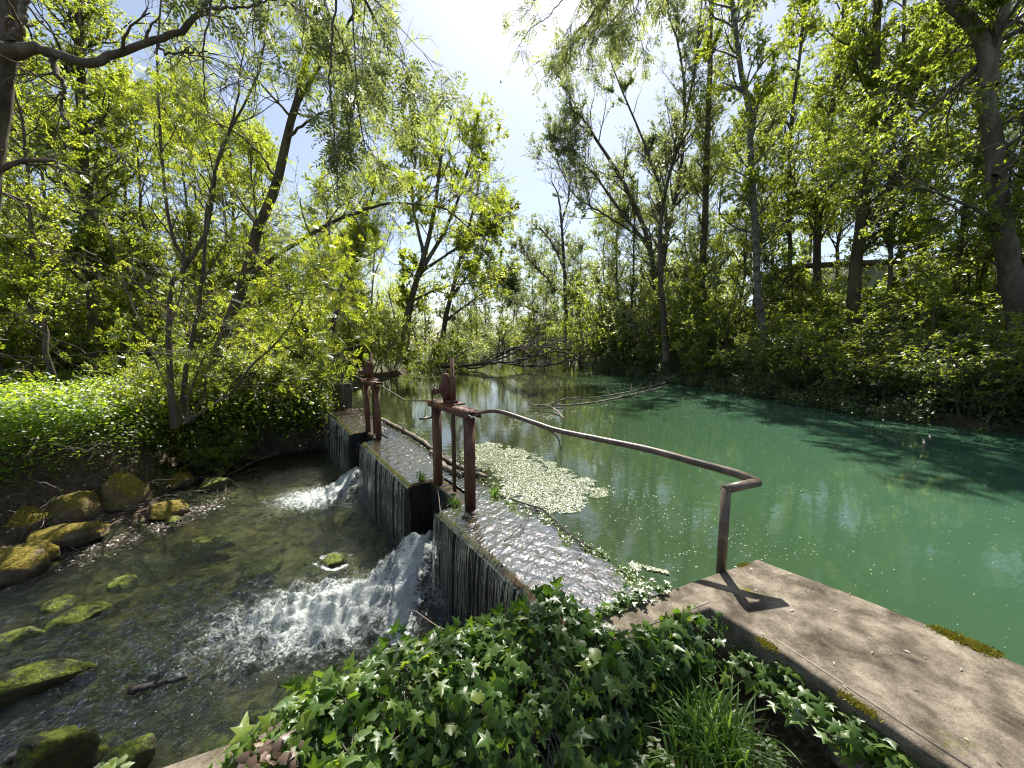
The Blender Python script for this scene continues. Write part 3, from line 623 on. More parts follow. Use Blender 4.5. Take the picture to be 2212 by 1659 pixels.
wood('driftwood_stick', 'dark root strung along the upstream edge of the near block', 'stick', [W(1085, 1070, .01), W(1140, 1090, .04), W(1180, 1105, .03), W(1240, 1160, .04), W(1290, 1190, .02)], .012, .007, 'darkwood', 7, 16, .18)
wood('broken_branch', 'mottled broken branch hanging down behind the long handrail', 'branch', [onl(1165, 920) + A_(0, .02, 0), onl(1192, 930) + A_(0, .05, -.02), onl(1208, 952) + A_(0, .08, 0), onl(1213, 978) + A_(0, .1, 0)], .014, .007, 'deadwood', 8)
wood('floating_branch', 'curved bare branch sticking out of the pond behind the handrail', 'branch', [W(1220, 905, 0), W(1190, 880, .08), W(1140, 872, .12)], .03, .02, 'deadwood', 9, 9, .5)
wood('floating_branch', 'grey branch stub rising from the pond among floating leaves', 'branch', [W(1180, 876, .05), W(1215, 863, .15), W(1245, 858, .22)], .028, .018, 'deadwood', 10, 4, .4)
wood('floating_branch', 'long pale branch floating out from the right bank', 'branch', [W(1160, 878, .0), W(1260, 872, .02), W(1340, 858, .03), W(1440, 834, .1)], .022, .03, 'deadwood', 11, 14, .9, 22)
wood('floating_branch', 'upper thin branch floating out towards the right bank', 'branch', [W(1240, 862, .0), W(1330, 852, .03), W(1440, 826, .15)], .016, .025, 'deadwood', 12, 8, .8, 18)
wood('sunken_stick', 'dark waterlogged stick breaking the stream surface at lower left', 'stick', [W(285, 1490, -1.14), W(340, 1478, -1.12), W(405, 1462, -1.15)], .035, .012, 'darkwood', 13, 5, .15)
wood('sunken_stick', 'short dark stick in the bottom left corner of the stream', 'stick', [W(20, 1640, -1.15), W(60, 1625, -1.12), W(110, 1618, -1.16)], .03, .02, 'darkwood', 14, 2, .1)
wood('bleached_twig', 'bleached twig hooked over the foot of the near gate', 'twig', [WP(1.98, .2, -.02), WP(2.1, .1, -.16), WP(2.45, .22, -.1), WP(2.7, .3, .0)], .008, .004, 'deadwood', 15, 3, .12)
wood('bleached_twig', 'curved bare twig reaching from the ivy over the water', 'twig', [W(985, 1370, -.1), W(940, 1350, -.25), W(900, 1322, -.4), W(880, 1318, -.45)], .006, .003, 'deadwood', 16, 2, .1)
for i, (a, b, c, lab) in enumerate([((1790, 788, 15.5), (1860, 800, 14.), (1960, 818, 13), 'pale bare bough lying over the brambles of the right bank'), ((1960, 818, 13), (2020, 836, 12.4), (2110, 826, 12.6), 'pale forked bough leaning out at the right of the right bank'),
    ((1905, 850, 11.5), (1890, 875, 11.2), (1860, 905, 11), 'short bleached bough dipping into the dark water at right')]):
    wood('dead_bough', lab, 'branch', [D(*a), D(*b), D(*c)], .035, .014, 'deadwood', 30 + i, 14, 1.2)
# fallen tree across the pond
g = G(); r = np.random.default_rng(44); fd = 27.
fallen = [([(880, 778), (960, 792), (1040, 785), (1075, 770), (1110, 752), (1165, 748), (1215, 755)], .22, .06), ([(1040, 788), (1100, 768), (1150, 740), (1130, 735), (1175, 700)], .12, .03), ([(1060, 786), (1130, 775), (1200, 760), (1260, 770)], .15, .04),
          ([(1090, 765), (1085, 740), (1100, 700), (1120, 670)], .07, .015), ([(1100, 786), (1180, 790), (1240, 778), (1290, 768)], .12, .03), ([(1130, 770), (1170, 765), (1230, 740), (1280, 735)], .09, .02), ([(1000, 790), (960, 770), (930, 740)], .06, .02), ([(1120, 760), (1180, 735), (1240, 745), (1290, 765)], .07, .02)]
PP = []; RR_ = []
for pts, a, b in fallen:
    P = smooth_line([D(x, y, fd + r.uniform(-.8, .8)) for x, y in pts], 16); P[1:-1] += r.normal(0, .04, (14, 3)); PP.append(P); RR_.append(np.linspace(a, b, 16) * .7)
PP = np.array(PP); RR_ = np.array(RR_); tubes(g, PP, RR_, 7)
Q, q_ = shoots(PP, RR_, r, 170, .1, 1, 1., 3.8, 40, .1, .22, 8, .5, .012); tubes(g, Q, q_, 5); Q2, q2 = shoots(Q, q_, r, 1000, .1, 1, .4, 1.4, 40, .05, .22, 6, .5, .007); tubes(g, Q2, q2, 3)
tag(g.build('fallen_tree', M['darkwood'], smooth=True), 'dark leafless tree fallen right across the far end of the pond', 'fallen tree')

# ------------------------------------------------------------------ rocks
def rockmesh(seed, n=46):
    r = np.random.default_rng(seed); u, v = np.meshgrid(np.linspace(0, 2 * math.pi, n, endpoint=False), np.linspace(.02, math.pi - .02, n // 2 + 4)); b, a = u.shape
    P = np.stack([np.cos(u) * np.sin(v), np.sin(u) * np.sin(v), np.cos(v)], -1)
    for _ in range(22):                                   # planes cut facets off the ball
        nn = nrm(r.normal(size=3)); d = r.uniform(.55, .9); k = np.maximum((P * nn).sum(-1) - d, 0); P = P - nn * k[..., None] * .85
    for f, am in ((1.5, .12), (3.5, .045), (8, .03), (15, .02), (27, .011)):
        ph = r.uniform(0, 6, 3); dd = r.normal(size=(3, 3)); w = sum(np.sin((P @ dd[q]) * f * 1.6 + ph[q]) for q in range(3)) / 3; P = P * (1 + am * w[..., None])
    i = np.arange(a * b).reshape(b, a); j = np.roll(i, -1, 1); Fq = np.stack([i[:-1], i[1:], j[1:], j[:-1]], -1).reshape(-1, 4)
    return P.reshape(-1, 3), [Fq, np.array([i[0]]), np.array([i[-1][::-1]])]
def rock_(px, py, z, sx, sy, sz, label, mat='rock', rz=0., tilt=0., seed=0, group=None):
    V, Fq = rockmesh(seed); g = G(); V = V * A_(sx, sy, sz); c, s = math.cos(tilt), math.sin(tilt); V = np.stack([V[:, 0] * c - V[:, 2] * s, V[:, 1], V[:, 0] * s + V[:, 2] * c], -1)
    c, s = math.cos(rz), math.sin(rz); V = np.stack([V[:, 0] * c - V[:, 1] * s, V[:, 0] * s + V[:, 1] * c, V[:, 2]], -1); g.add(V, Fq)
    o = g.build('rock', M[mat], smooth=True); o.location = W(px, py, z); return tag(o, label, 'rock', group)
RK = [(60, 1130, -1.05, .85, .55, .42, 'big golden mossy boulder left of the heap on the far bank', 'rock', .7, .0), (170, 1105, -1.0, .48, .4, .36, 'rounded brown boulder in the middle of the bank heap', 'rock', .2, 0), (268, 1080, -1.0, .42, .42, .42, 'tall rounded boulder at the right of the bank heap', 'rock', 1.2, 0),
      (140, 1160, -1.1, .62, .36, .22, 'long flat low boulder in front of the bank heap', 'rock', .1, 0), (235, 1035, -.85, .5, .4, .3, 'mossy yellow boulder at the back of the heap under twigs', 'rock', .3, 0), (135, 1055, -.85, .45, .35, .3, 'yellow mossy boulder half hidden in bramble above the heap', 'rock', .3, 0),
      (365, 1103, -1.12, .42, .3, .2, 'low green and yellow mossy rock at the water edge', 'rock', .1, 0), (466, 1050, -1.13, .36, .3, .2, 'solitary mossy rock by the shallow run below the broken slab', 'greenrock', .3, 0), (390, 1040, -1.1, .3, .3, .24, 'dark dull rock in the shade of the broken slab', 'rock', 0, 0),
      (50, 1205, -1.12, .55, .3, .18, 'pale flat rock at the left edge by the gravel bar', 'rock', .5, .1), (5, 1240, -1.15, .45, .4, .3, 'bright yellow mossy rock cut by the left edge of the picture', 'rock', 0, 0), (300, 1060, -1.12, .25, .2, .15, 'small green rock wedged between the bank boulders', 'greenrock', 0, 0),
      (375, 1125, -1.16, .13, .1, .07, 'tiny mossy stone on the gravel bar edge', 'greenrock', 0, 0), (720, 1212, -1.17, .17, .14, .11, 'single mossy rock ringed with white foam in mid stream', 'greenrock', .4, 0), (262, 1262, -1.19, .22, .17, .1, 'small dark green rock awash left of mid stream', 'greenrock', .3, 0),
      (122, 1318, -1.2, .22, .17, .12, 'bright mossy rock awash, left of a pair', 'greenrock', .3, 0), (172, 1335, -1.18, .26, .2, .15, 'bright mossy rock awash, right of a pair', 'greenrock', .6, 0), (30, 1385, -1.2, .36, .12, .1, 'thin mossy ridge of rock awash at the left edge', 'greenrock', .55, 0),
      (50, 1492, -1.18, .62, .2, .19, 'long mossy slab of rock slanting out at lower left', 'greenrock', .62, 0), (118, 1640, -1.05, .26, .22, .26, 'pointed mossy rock at the bottom left corner', 'greenrock', .5, 0), (268, 1648, -1.12, .2, .16, .14, 'low yellow mossy rock at the bottom beside the wall end', 'greenrock', .2, 0),
      (200, 1640, -1.28, .26, .2, .15, 'sunken green rock between two mossy rocks at the bottom', 'greenrock', .2, 0), (430, 1180, -1.27, .5, .3, .14, 'sunken pale olive stone under the clear water', 'greenrock', .2, 0), (560, 1235, -1.29, .4, .25, .12, 'sunken stone left of the foam ringed rock', 'greenrock', .6, 0),
      (350, 955, -.55, .5, .3, .35, 'dark rock under the nettles above the stream bank', 'rock', .2, 0), (20, 1075, -.95, .3, .25, .2, 'grey stone at the far left above the boulders', 'rock', 0, 0), (860, 1390, -1.24, .2, .4, .08, 'pale submerged slab with a foam edge beside the ivy', 'damp', -.3, 0)]
for i, q in enumerate(RK): rock_(q[0], q[1], q[2] + (.06 if q[7] == 'rock' else 0), q[3] * .98, q[4] * 1.0, q[5] * 1.2, q[6], q[7], q[8], q[9], seed=100 + i)
# pebbles and cobbles of the bed and the gravel bar (nobody could count them)
g = G(); r = np.random.default_rng(3); n = 1500
x = r.uniform(-9, .3, n); y = r.uniform(-1, 10.5, n); k = inpoly(x, y, STREAM); x, y = x[k], y[k]; z = gz(x, y)
V0 = rockmesh(5, 10); sz = r.uniform(.03, .11, len(x)) * (.8 + 1.1 * (r.uniform(0, 1, len(x)) < .08))
stamp(g, V0[0] * A_(1, .8, .5), V0[1], np.c_[x, y, z], rv(len(x), r) * A_(1, 1, .2), np.tile(A_(0, 0, 1), (len(x), 1)) + .3 * rv(len(x), r), sz, r.uniform(0, 1, len(x)))
tag(g.build('stream_cobbles', M['greenrock'], smooth=True), 'olive cobbles strewn over the stream bed', 'stones', kind='stuff')
# leaf litter on the gravel bar and the ground by the wall
g = G(); r = np.random.default_rng(9)
n = 1500; a = r.uniform(0, 1, n); q0, q1 = W(150, 1215, -1.15), W(470, 1085, -1.15); c = q0 + (q1 - q0) * a[:, None] + r.normal(0, .16, (n, 3)) * A_(1, 1, 0)
c[:, 2] = np.maximum(gz(c[:, 0], c[:, 1]), -1.15) + .01; stamp(g, *DIA, c, rv(n, r) * A_(1, 1, .25), nrm(A_(0, 0, 1) + .5 * rv(n, r)), r.uniform(.02, .06, n), r.uniform(0, .5, n))
n = 5200; c = np.c_[r.uniform(.9, 3.0, n), r.uniform(.3, 2.15, n), np.zeros(n)]; k = ~inpoly(c[:, 0], c[:, 1], LPTS) & inpoly(c[:, 0], c[:, 1], [(1.1, 2.2), (1.35, 2.1), (3.6, -.9), (.9, .3), (.95, 1.9)]); c = c[k]; n = len(c)
c[:, 2] = gz(c[:, 0], c[:, 1]) + .01 + r.uniform(0, .03, n); stamp(g, DIA[0] * A_(1, .5, 1), DIA[1], c, rv(n, r) * A_(1, 1, .2), nrm(A_(0, 0, 1) + .5 * rv(n, r)), r.uniform(.02, .07, n), r.uniform(0, 1, n))
n = 260; c = np.c_[r.uniform(.4, 3.2, n), r.uniform(.5, 2.75, n), np.full(n, .228)]; k = inpoly(c[:, 0], c[:, 1], LPTS); c = c[k]; n = len(c)
stamp(g, DIA[0] * A_(1, .6, 1), DIA[1], c, rv(n, r) * A_(1, 1, .1), nrm(A_(0, 0, 1) + .25 * rv(n, r)), r.uniform(.008, .035, n), r.uniform(0, .9, n))
tag(g.build('leaf_litter', M['dead_leaf']), 'brown dead leaves and bits scattered on ground, gravel and wall top', 'leaf litter', kind='stuff')

# ------------------------------------------------------------------ things floating on the pond
def fill(poly, n, r, z=.004):
    p = np.array([W(*q)[:2] for q in poly]); lo, hi = p.min(0), p.max(0); c = r.uniform(lo, hi, (n, 2)); c = c[inpoly(c[:, 0], c[:, 1], p)]; return np.c_[c, np.full(len(c), z)]
g = G(); r = np.random.default_rng(12)
c = fill([(985, 975), (1050, 955), (1120, 968), (1200, 1000), (1262, 1030), (1345, 1062), (1270, 1085), (1250, 1108), (1180, 1112), (1120, 1092), (1060, 1070), (1035, 1030)], 60000, r)
e = pdist(c[:, 0], c[:, 1], [W(*q)[:2] for q in [(985, 975), (1050, 955), (1120, 968), (1200, 1000), (1262, 1030), (1345, 1062), (1270, 1085), (1250, 1108), (1180, 1112), (1120, 1092), (1060, 1070), (1035, 1030)]])
k = vnoise(c[:, 0], c[:, 1], .16, 3) * .7 + vnoise(c[:, 0], c[:, 1], .05, 4) * .6 + e * 1.3 > .72; c = c[k]
c2 = np.concatenate([fill([(1345, 1215), (1440, 1235), (1460, 1270), (1400, 1290), (1300, 1230)], 9000, r), fill([(850, 905), (900, 925), (1000, 985), (1045, 1040), (1000, 1000), (900, 950)], 12000, r),
  fill([(1100, 905), (1300, 880), (1330, 870), (1260, 885), (1130, 925), (1080, 935)], 7000, r), fill([(760, 815), (930, 800), (960, 812), (880, 830), (800, 850), (770, 870)], 9000, r), fill([(1130, 1060), (1300, 1190), (1420, 1230), (1300, 1230), (1180, 1130)], 5000, r)])
k = vnoise(c2[:, 0], c2[:, 1], .3, 6) + .6 * vnoise(c2[:, 0], c2[:, 1], .08, 7) > .72; c = np.concatenate([c, c2[k]]); n = len(c)
c[:, 2] += r.uniform(0, .012, n); stamp(g, DIA[0] * A_(1, 1.5, 1), DIA[1], c, rv(n, r) * A_(1, 1, .15), nrm(A_(0, 0, 1) + .10 * rv(n, r)), r.uniform(.009, .023, n) * (1 + .12 * np.maximum(c[:, 1] - 6, 0)), np.clip(vnoise(c[:, 0], c[:, 1], .25, 9) * .9 + r.uniform(-.3, .3, n), 0, 1))
tag(g.build('water_weed', M['duckweed']), 'mat of pale green floating weed upstream of the near gate', 'water weed', kind='stuff')
g = G(); c = np.concatenate([fill([(1100, 820), (1400, 830), (2212, 930), (2212, 1420), (1640, 1200), (1460, 1240), (1240, 1120), (1100, 950)], 4200, r), fill([(1400, 836), (1750, 870), (2100, 910), (1900, 960), (1500, 900)], 2400, r), fill([(1240, 1050), (1340, 1050), (1900, 1200), (1700, 1210), (1460, 1240)], 420, r)]); n = len(c)
stamp(g, DIA[0] * A_(1, 1.4, .3), DIA[1], c, rv(n, r) * A_(1, 1, .05), nrm(A_(0, 0, 1) + .08 * rv(n, r)), r.uniform(.005, .015, n) * (1 + .12 * np.maximum(c[:, 1] - 3, 0)), r.uniform(0, 1, n))
tag(g.build('floating_specks', M['speck']), 'pale seeds and petals sprinkled on the green pond', 'floating bits', kind='stuff')

# ------------------------------------------------------------------ ivy over the wall
g = G(); r = np.random.default_rng(21)
def prof(a, u, r_=None):
    bul = .10 * vnoise(a, u * 2, .32, 5) + .06 * vnoise(a * 2.3, u * 4, .3, 6) + .05 * sst(.3, 1.2, a) * sst(2.1, 1.5, a)
    c1 = np.interp(u, [0, .15, .4, .62, .85, 1], [-.09, -.04, .14, .36, .50, .55]); z1 = np.interp(u, [0, .15, .4, .62, .85, 1], [.08, .26, .31, .22, -.06, -.34])
    c2 = np.interp(u, [0, .2, .5, .75, 1], [.20, .24, .31, .36, .42]); z2 = np.interp(u, [0, .2, .5, .75, 1], [.225, .235, .20, .10, -.08])
    w = sst(1.85, 2.15, a); c = c1 * (1 - w) + c2 * w; z = z1 * (1 - w) + z2 * w; bul = bul * (1 - .75 * w) * sst(-.3, .3, a)
    return c + bul * sst(.2, .9, u) * .9, z + bul * (1 - .5 * u)
n = 5600; a = r.uniform(-.30, 2.85, n); uu = r.uniform(0, 1, n) ** .9
k = ~((a < .45) & (uu < .5 - .8 * a + .35 * vnoise(a, uu, .15, 2))) ; k &= ~((a > 2.05) & (r.uniform(0, 1, n) < .55 + .4 * (a > 2.6))); a, uu = a[k], uu[k]; n = len(a)
c, z = prof(a, uu); c2, z2 = prof(a, uu + .03); pos = AP(a[:, None], c[:, None]); tang = nrm(np.c_[(c2 - c)[:, None] * CA, z2 - z]); nor = np.cross(np.r_[DA, 0], tang); nor = nor * np.sign(nor[:, 2:3] + 1e-6); nor = np.where((nor[:, :2] @ CA)[:, None] < -.9, -nor, nor)
off = r.uniform(-.10, .025, n); P = np.c_[pos, z] + nor * off[:, None]
X_ = nrm(tang * .55 + rv(n, r) * .8 + A_(0, 0, -.1)); Z_ = nrm(nor * .75 + A_(0, 0, .45) + rv(n, r) * .48)
tt = np.clip(.30 + .45 * sst(.9, .1, a) + .3 * (vnoise(a, uu, .2, 9) - .5) + r.normal(0, .2, n) + .3 * (off > 0) * (r.uniform(0, 1, n) < .22), 0, 1)  # sunlight on the left end is put into the leaf tint
h_ = r.uniform(0, 1, n) < .8
for tm, kk in ((IVY, h_), (IVYR, ~h_)): stamp(g, tm[0], tm[1], P[kk], X_[kk], Z_[kk], r.uniform(.028, .082, kk.sum()), tt[kk])
# clump on the pond side edge and a few strays on the weir
c_ = np.concatenate([W(1370, 1285, .26) + r.normal(0, 1, (120, 3)) * A_(.13, .035, .02), W(1300, 1297, .24) + r.normal(0, 1, (30, 3)) * A_(.06, .02, .015)]); n = len(c_)
c_[:, 0] += 0; c_[:, 1] += (c_[:, 0] - W(1370, 1285, .26)[0]) * .43; stamp(g, IVY[0], IVY[1], c_, rv(n, r) * A_(1, 1, .3), nrm(A_(0, 0, 1) + .4 * rv(n, r)), r.uniform(.03, .055, n), r.uniform(.0, .5, n))
ivo = g.build('ivy', M['ivy']); tag(ivo, 'thick glossy ivy spilling over the retaining wall in the foreground', 'ivy', kind='stuff')
g = G(); n = 150; a = r.uniform(.5, 2.5, n); P = []
for i in range(n):
    s0 = r.uniform(0, .9); q = np.linspace(0, 1, 9); aa = a[i] + r.normal(0, .14) * q + .02 * np.sin(q * 9); uu = np.clip(s0 + q * r.uniform(-.5, .6), 0, 1); c, z = prof(aa, uu); P.append(np.c_[AP(aa[:, None], c[:, None] - .03), z - .035])
tubes(g, np.array(P), .0028, 5); o = g.build('ivy_stems', M['darkwood'], smooth=True); o.parent = ivo
# dead brown leaves caught in the ivy
g = G(); c0 = AP(.42, .28); n = 70; P = np.c_[c0 + r.normal(0, .05, (n, 2)), .36 + r.normal(0, .03, n)]; stamp(g, *IVYR, P, rv(n, r), nrm(A_(0, -.3, 1) + .6 * rv(n, r)), r.uniform(.018, .04, n), r.uniform(0, .7, n))
c0 = AP(-.12, .10); n = 45; P = np.c_[c0 + r.normal(0, .045, (n, 2)), .26 + r.normal(0, .015, n)]; stamp(g, *IVYR, P, rv(n, r), nrm(A_(0, -.3, 1) + .6 * rv(n, r)), r.uniform(.018, .04, n), r.uniform(.1, .8, n))
o = g.build('withered_leaves', M['dead_leaf']); o.parent = ivo; tag(o, 'withered brown leaves caught in the ivy')

# debris and weed caught along the upstream edge of the near block
g = G(); n = 2600; s_d = r.uniform(-.25, 1.95, n); t_d = .80 + r.normal(0, .035, n) + .05 * np.sin(s_d * 7); k = vnoise(s_d, t_d * 2, .12, 3) > .38; s_d, t_d = s_d[k], t_d[k]; n = len(s_d)
P = np.c_[O + E * s_d[:, None] + NV * t_d[:, None], r.uniform(.002, .03, n)]; kk = r.uniform(0, 1, n) < .5
stamp(g, DIA[0] * A_(1, 1.2, 1), DIA[1], P, rv(n, r) * A_(1, 1, .35), nrm(A_(0, 0, 1) + .5 * rv(n, r)), r.uniform(.012, .034, n), r.uniform(0, .8, n)); g2_ = G(); 
o = g.build('stranded_weed', M['ivy']); tag(o, 'strip of stranded weed along the upstream edge of the near weir block', 'weed', kind='stuff')
g = G(); n = 900; s_d = r.uniform(-.25, 9.8, n); t_d = r.uniform(.3, .88, n) ** .8; P = np.c_[O + E * s_d[:, None] + NV * t_d[:, None], r.uniform(.004, .02, n)]; k = ~(((s_d > 1.9) & (s_d < 3) | (s_d > 5.55) & (s_d < 6.6)) & (t_d < .5)); P = P[k]; n = len(P)
stamp(g, DIA[0] * A_(1, .7, 1), DIA[1], P, rv(n, r) * A_(1, 1, .2), nrm(A_(0, 0, 1) + .4 * rv(n, r)), r.uniform(.012, .05, n), r.uniform(0, .8, n))
tag(g.build('crest_debris', M['dead_leaf']), 'dead leaves and bits stranded on the wet weir crest', 'leaf litter', kind='stuff')
# larger creeper along the inner side of the slab
def vineplant(name, label, cat, line, n, size, tmpl, mat, seed, lift=.12, spread=.06, stems=8, tint=(0, .6), z0=None, group=None):
    r = np.random.default_rng(seed); P = smooth_line(line, 40); g = G(); i = r.integers(0, 40, n)
    p = P[i] + r.normal(0, spread, (n, 3)) * A_(1, 1, .35) + A_(0, 0, 1) * r.uniform(0, lift, (n, 1))
    stamp(g, tmpl[0], tmpl[1], p, nrm(rv(n, r) * A_(1, 1, .3) + A_(0, 0, -.15)), nrm(A_(-.1, -.35, 1) + .42 * rv(n, r)), r.uniform(.7, 1.3, n) * size, r.uniform(*tint, n))
    o = tag(g.build(name, M[mat]), label, cat, group); g = G()
    tubes(g, P, .004, 5); b = P[i] - A_(0, 0, .03); Q = np.stack([b, b * .5 + p * .5 + r.normal(0, .008, (n, 3)), p], 1); tubes(g, Q, .0016, 4); s = g.build('stem', M['bark_moss'], smooth=True); s.parent = o; return o
vineplant('creeper', 'broad lobed green creeper trailing along the inner foot of the concrete slab', 'creeper', [A_(1.30, 2.02, -.02), A_(1.42, 1.86, .0), A_(1.50, 1.70, .04), A_(1.60, 1.5, .05), A_(1.68, 1.35, .04), A_(1.78, 1.18, .05)], 260, .062, IVY, 'ivy', 31, .12, .06)
vineplant('creeper', 'small leaved creeper climbing at the inner corner of the wall', 'creeper', [A_(.85, 1.98, .0), A_(1.0, 1.98, -.02), A_(1.12, 1.97, -.05)], 110, .05, IVYR, 'ivy', 32, .16, .06)
def sprig(name, label, cat, base, h, n, size, tmpl, mat, seed, lean=(0, 0), stems=3, group=None, tint=(.1, .8)):
    r = np.random.default_rng(seed); g = G(); gs = G(); base = np.asarray(base, float)
    for s in range(stems):
        d = r.normal(0, .22, 2) + lean; q = np.linspace(0, 1, 9)[:, None]; hh = h * r.uniform(.6, 1.05); P = base + r.normal(0, .03, 3) * A_(1, 1, 0) + q * A_(d[0] * hh, d[1] * hh, hh) + A_(d[0], d[1], -.3) * q ** 2 * hh * .3
        tubes(gs, P, np.linspace(.004, .0015, 9)[None], 5)
        for k in range(n):
            j = 1 + (k * 7 // n); t = (k + .5) / n * 7.9; j = int(t); p = P[j] * (1 - t + j) + P[j + 1] * (t - j); an = k * 2.4 + r.uniform(-.4, .4); dd = A_(math.cos(an), math.sin(an), .15)
            pk = p + dd * size * .3; tubes(gs, np.array([p, pk]), .0012, 3)
            m_ = 3 if tmpl is OVAL else 1
            for q2 in range(m_):
                an2 = an + (q2 - (m_ - 1) / 2) * 1.1; d2 = A_(math.cos(an2), math.sin(an2), r.uniform(-.25, .2)); stamp(g, tmpl[0], tmpl[1], pk[None], d2[None], nrm(A_(0, 0, 1) + .3 * rv(1, r)), size * r.uniform(.75, 1.2) * (.7 + .3 * (1 - t / 9)), r.uniform(*tint))
    o = tag(g.build(name, M[mat]), label, cat, group); s = gs.build('stem', M['grass'], smooth=True); s.parent = o; return o
for i, (px, py, h, nn, sz_, lab) in enumerate([(1240, 1640, .34, 16, .045, 'round leaved sapling at the bottom centre, left of the grass'), (1330, 1600, .30, 14, .06, 'broad leaved plant left of the grass tuft, under the ivy'), (1365, 1480, .26, 9, .075, 'drooping five leaved sprig hanging below the ivy by the wall corner'),
    (1190, 1560, .3, 14, .04, 'small leaved plant in the dark gap under the ivy'), (1420, 1640, .2, 12, .05, 'low leafy plant at the foot of the grass tuft'), (1290, 1655, .26, 16, .05, 'pale leaved seedling at the very bottom edge of the picture'), (1660, 1630, .10, 10, .045, 'tiny weed growing in the leaf litter right of the grass')]):
    b = W(px, py, -.12 if i != 2 else .0); b = b - A_(0, 0, h * .45); sprig('wild_plant', lab, 'plant', b, h, nn, sz_, OVAL, 'ivy' if i in (1, 2) else 'nettle', 50 + i, (0, .0), 4 if i != 2 else 2, tint=(0, .45))
sprig('wild_plant', 'pale toothed leaves on a nodding stalk in front of the ivy', 'plant', W(930, 1650, .05), .28, 7, .11, IVYR, 'nettle', 71, (-.2, .1), 1, tint=(0, .3))
sprig('wild_plant', 'small yellow green seedling at the left end of the ivy', 'plant', AP(-.08, .0).tolist() + [.22], .14, 6, .045, IVYR, 'nettle', 72, (-.1, .2), 2)
# grass tuft
def grasstuft(name, label, base, n, h, seed, spread=.1):
    r = np.random.default_rng(seed); k = 7; q = np.linspace(0, 1, k); an = r.uniform(0, 6.28, n); L = h * r.uniform(.5, 1.2, n); b = np.c_[r.normal(0, spread, (n, 2)), np.zeros(n)] + base; bend = r.uniform(.15, 1., n)
    d = np.c_[np.cos(an), np.sin(an)]; P = np.zeros((n, k, 3)); P[..., :2] = b[:, None, :2] + d[:, None] * (L * bend)[:, None, None] * (q ** 1.7)[None, :, None]; P[..., 2] = b[:, 2:3] + L[:, None] * (q[None] * (1.1 - .1 * bend[:, None]) - bend[:, None] * .62 * q[None] ** 2.6)
    w = (.0058 * r.uniform(.7, 1.3, n))[:, None] * np.sin(np.pi * (.12 + .86 * q))[None]; sd = np.c_[-d[:, 1], d[:, 0], np.zeros(n)]; a_ = P + sd[:, None] * w[..., None]; c_ = P - sd[:, None] * w[..., None]; m_ = P - A_(0, 0, 1) * w[..., None] * .5
    V = np.stack([a_, m_, c_], 2).reshape(-1, 3); i = np.arange(n * k * 3).reshape(n, k, 3); Fq = np.concatenate([np.stack([i[:, :-1, j], i[:, :-1, j + 1], i[:, 1:, j + 1], i[:, 1:, j]], -1).reshape(-1, 4) for j in (0, 1)])
    g = G(); g.add(V, Fq, np.repeat(r.uniform(0, .7, n), k * 3)); return tag(g.build(name, M['grass'], smooth=True), label, 'grass')
grasstuft('grass_tuft', 'arching bright green grass tuft at the bottom beside the leaf litter', W(1545, 1655, -.15), 420, .34, 81, .09)
grasstuft('grass_tuft', 'smaller grass tuft behind the big one, below the wall corner', W(1490, 1560, -.15), 160, .24, 82, .06)
for i, (s, t) in enumerate(((1.98, .22), (2.98, .2), (1.95, .75))): grasstuft('grass_tuft', ['sprig of weed at the foot of the right post of the near gate', 'sprig of weed at the foot of the left post of the near gate', 'sprig of weed on the upstream edge of the near block'][i], WP(s, t, -.02), 45, .16, 83 + i, .03)
#PART3
# ------------------------------------------------------------------ trees and shrubs
def crownparts(P, Rr, r, prim, sec, twig, lv, mat_leaf_size, tmpl=DIA, flat=.35, droop=.25, wdir=None, wamt=0., thin=1.6):
    """P, Rr: batch of trunks. prim/sec/twig = (n, t0, t1, l0, l1, angle, up, wobble, k, taper)"""
    gb = G(); gl = G(); n, t0, t1, l0, l1, an, up, wo, k, tp = prim
    Q1, q1 = shoots(P, Rr, r, n, t0, t1, l0, l1, an, up, wo, k, .5, .006, tp, wdir, wamt); q1 = np.minimum(q1, .035 * np.linspace(1, .3, k)[None] * max(1, l1 / 2.2)); tubes(gb, Q1, q1, 5)
    n, t0, t1, l0, l1, an, up, wo, k, tp = sec
    Q2, q2 = shoots(Q1, q1, r, n, t0, t1, l0, l1, an, up, wo, k, .55, .004 * thin, tp); tubes(gb, Q2, q2, 4)
    n, t0, t1, l0, l1, an, up, wo, k, tp = twig
    Q3, q3 = shoots(Q2, q2, r, n, t0, t1, l0, l1, an, up, wo, k, .5, .0025 * thin, tp); tubes(gb, Q3, q3, 3)
    # foliage thins out in clumps
    m = len(Q3); w = .12 + vnoise(Q3[:, 0, 0] * 1. + Q3[:, 0, 1] * .7, Q3[:, 0, 2] + Q3[:, 0, 1] * .4, 1.1, 3) ** 2 * 2; w /= w.sum()
    b, T, _, i, t = along(Q3, q3, r, lv, .05, 1., w); 
    X = nrm(T * .5 + rv(lv, r) + A_(0, 0, -droop)); Zz = nrm(rv(lv, r) * (1 - flat) + A_(0, 0, flat))
    stamp(gl, tmpl[0], tmpl[1], b, X, Zz, mat_leaf_size * r.uniform(.6, 1.4, lv), np.clip(r.uniform(0, .75, lv) + .35 * vnoise(b[:, 0], b[:, 2], .9, 8) - .1, 0, 1))
    return gb, gl
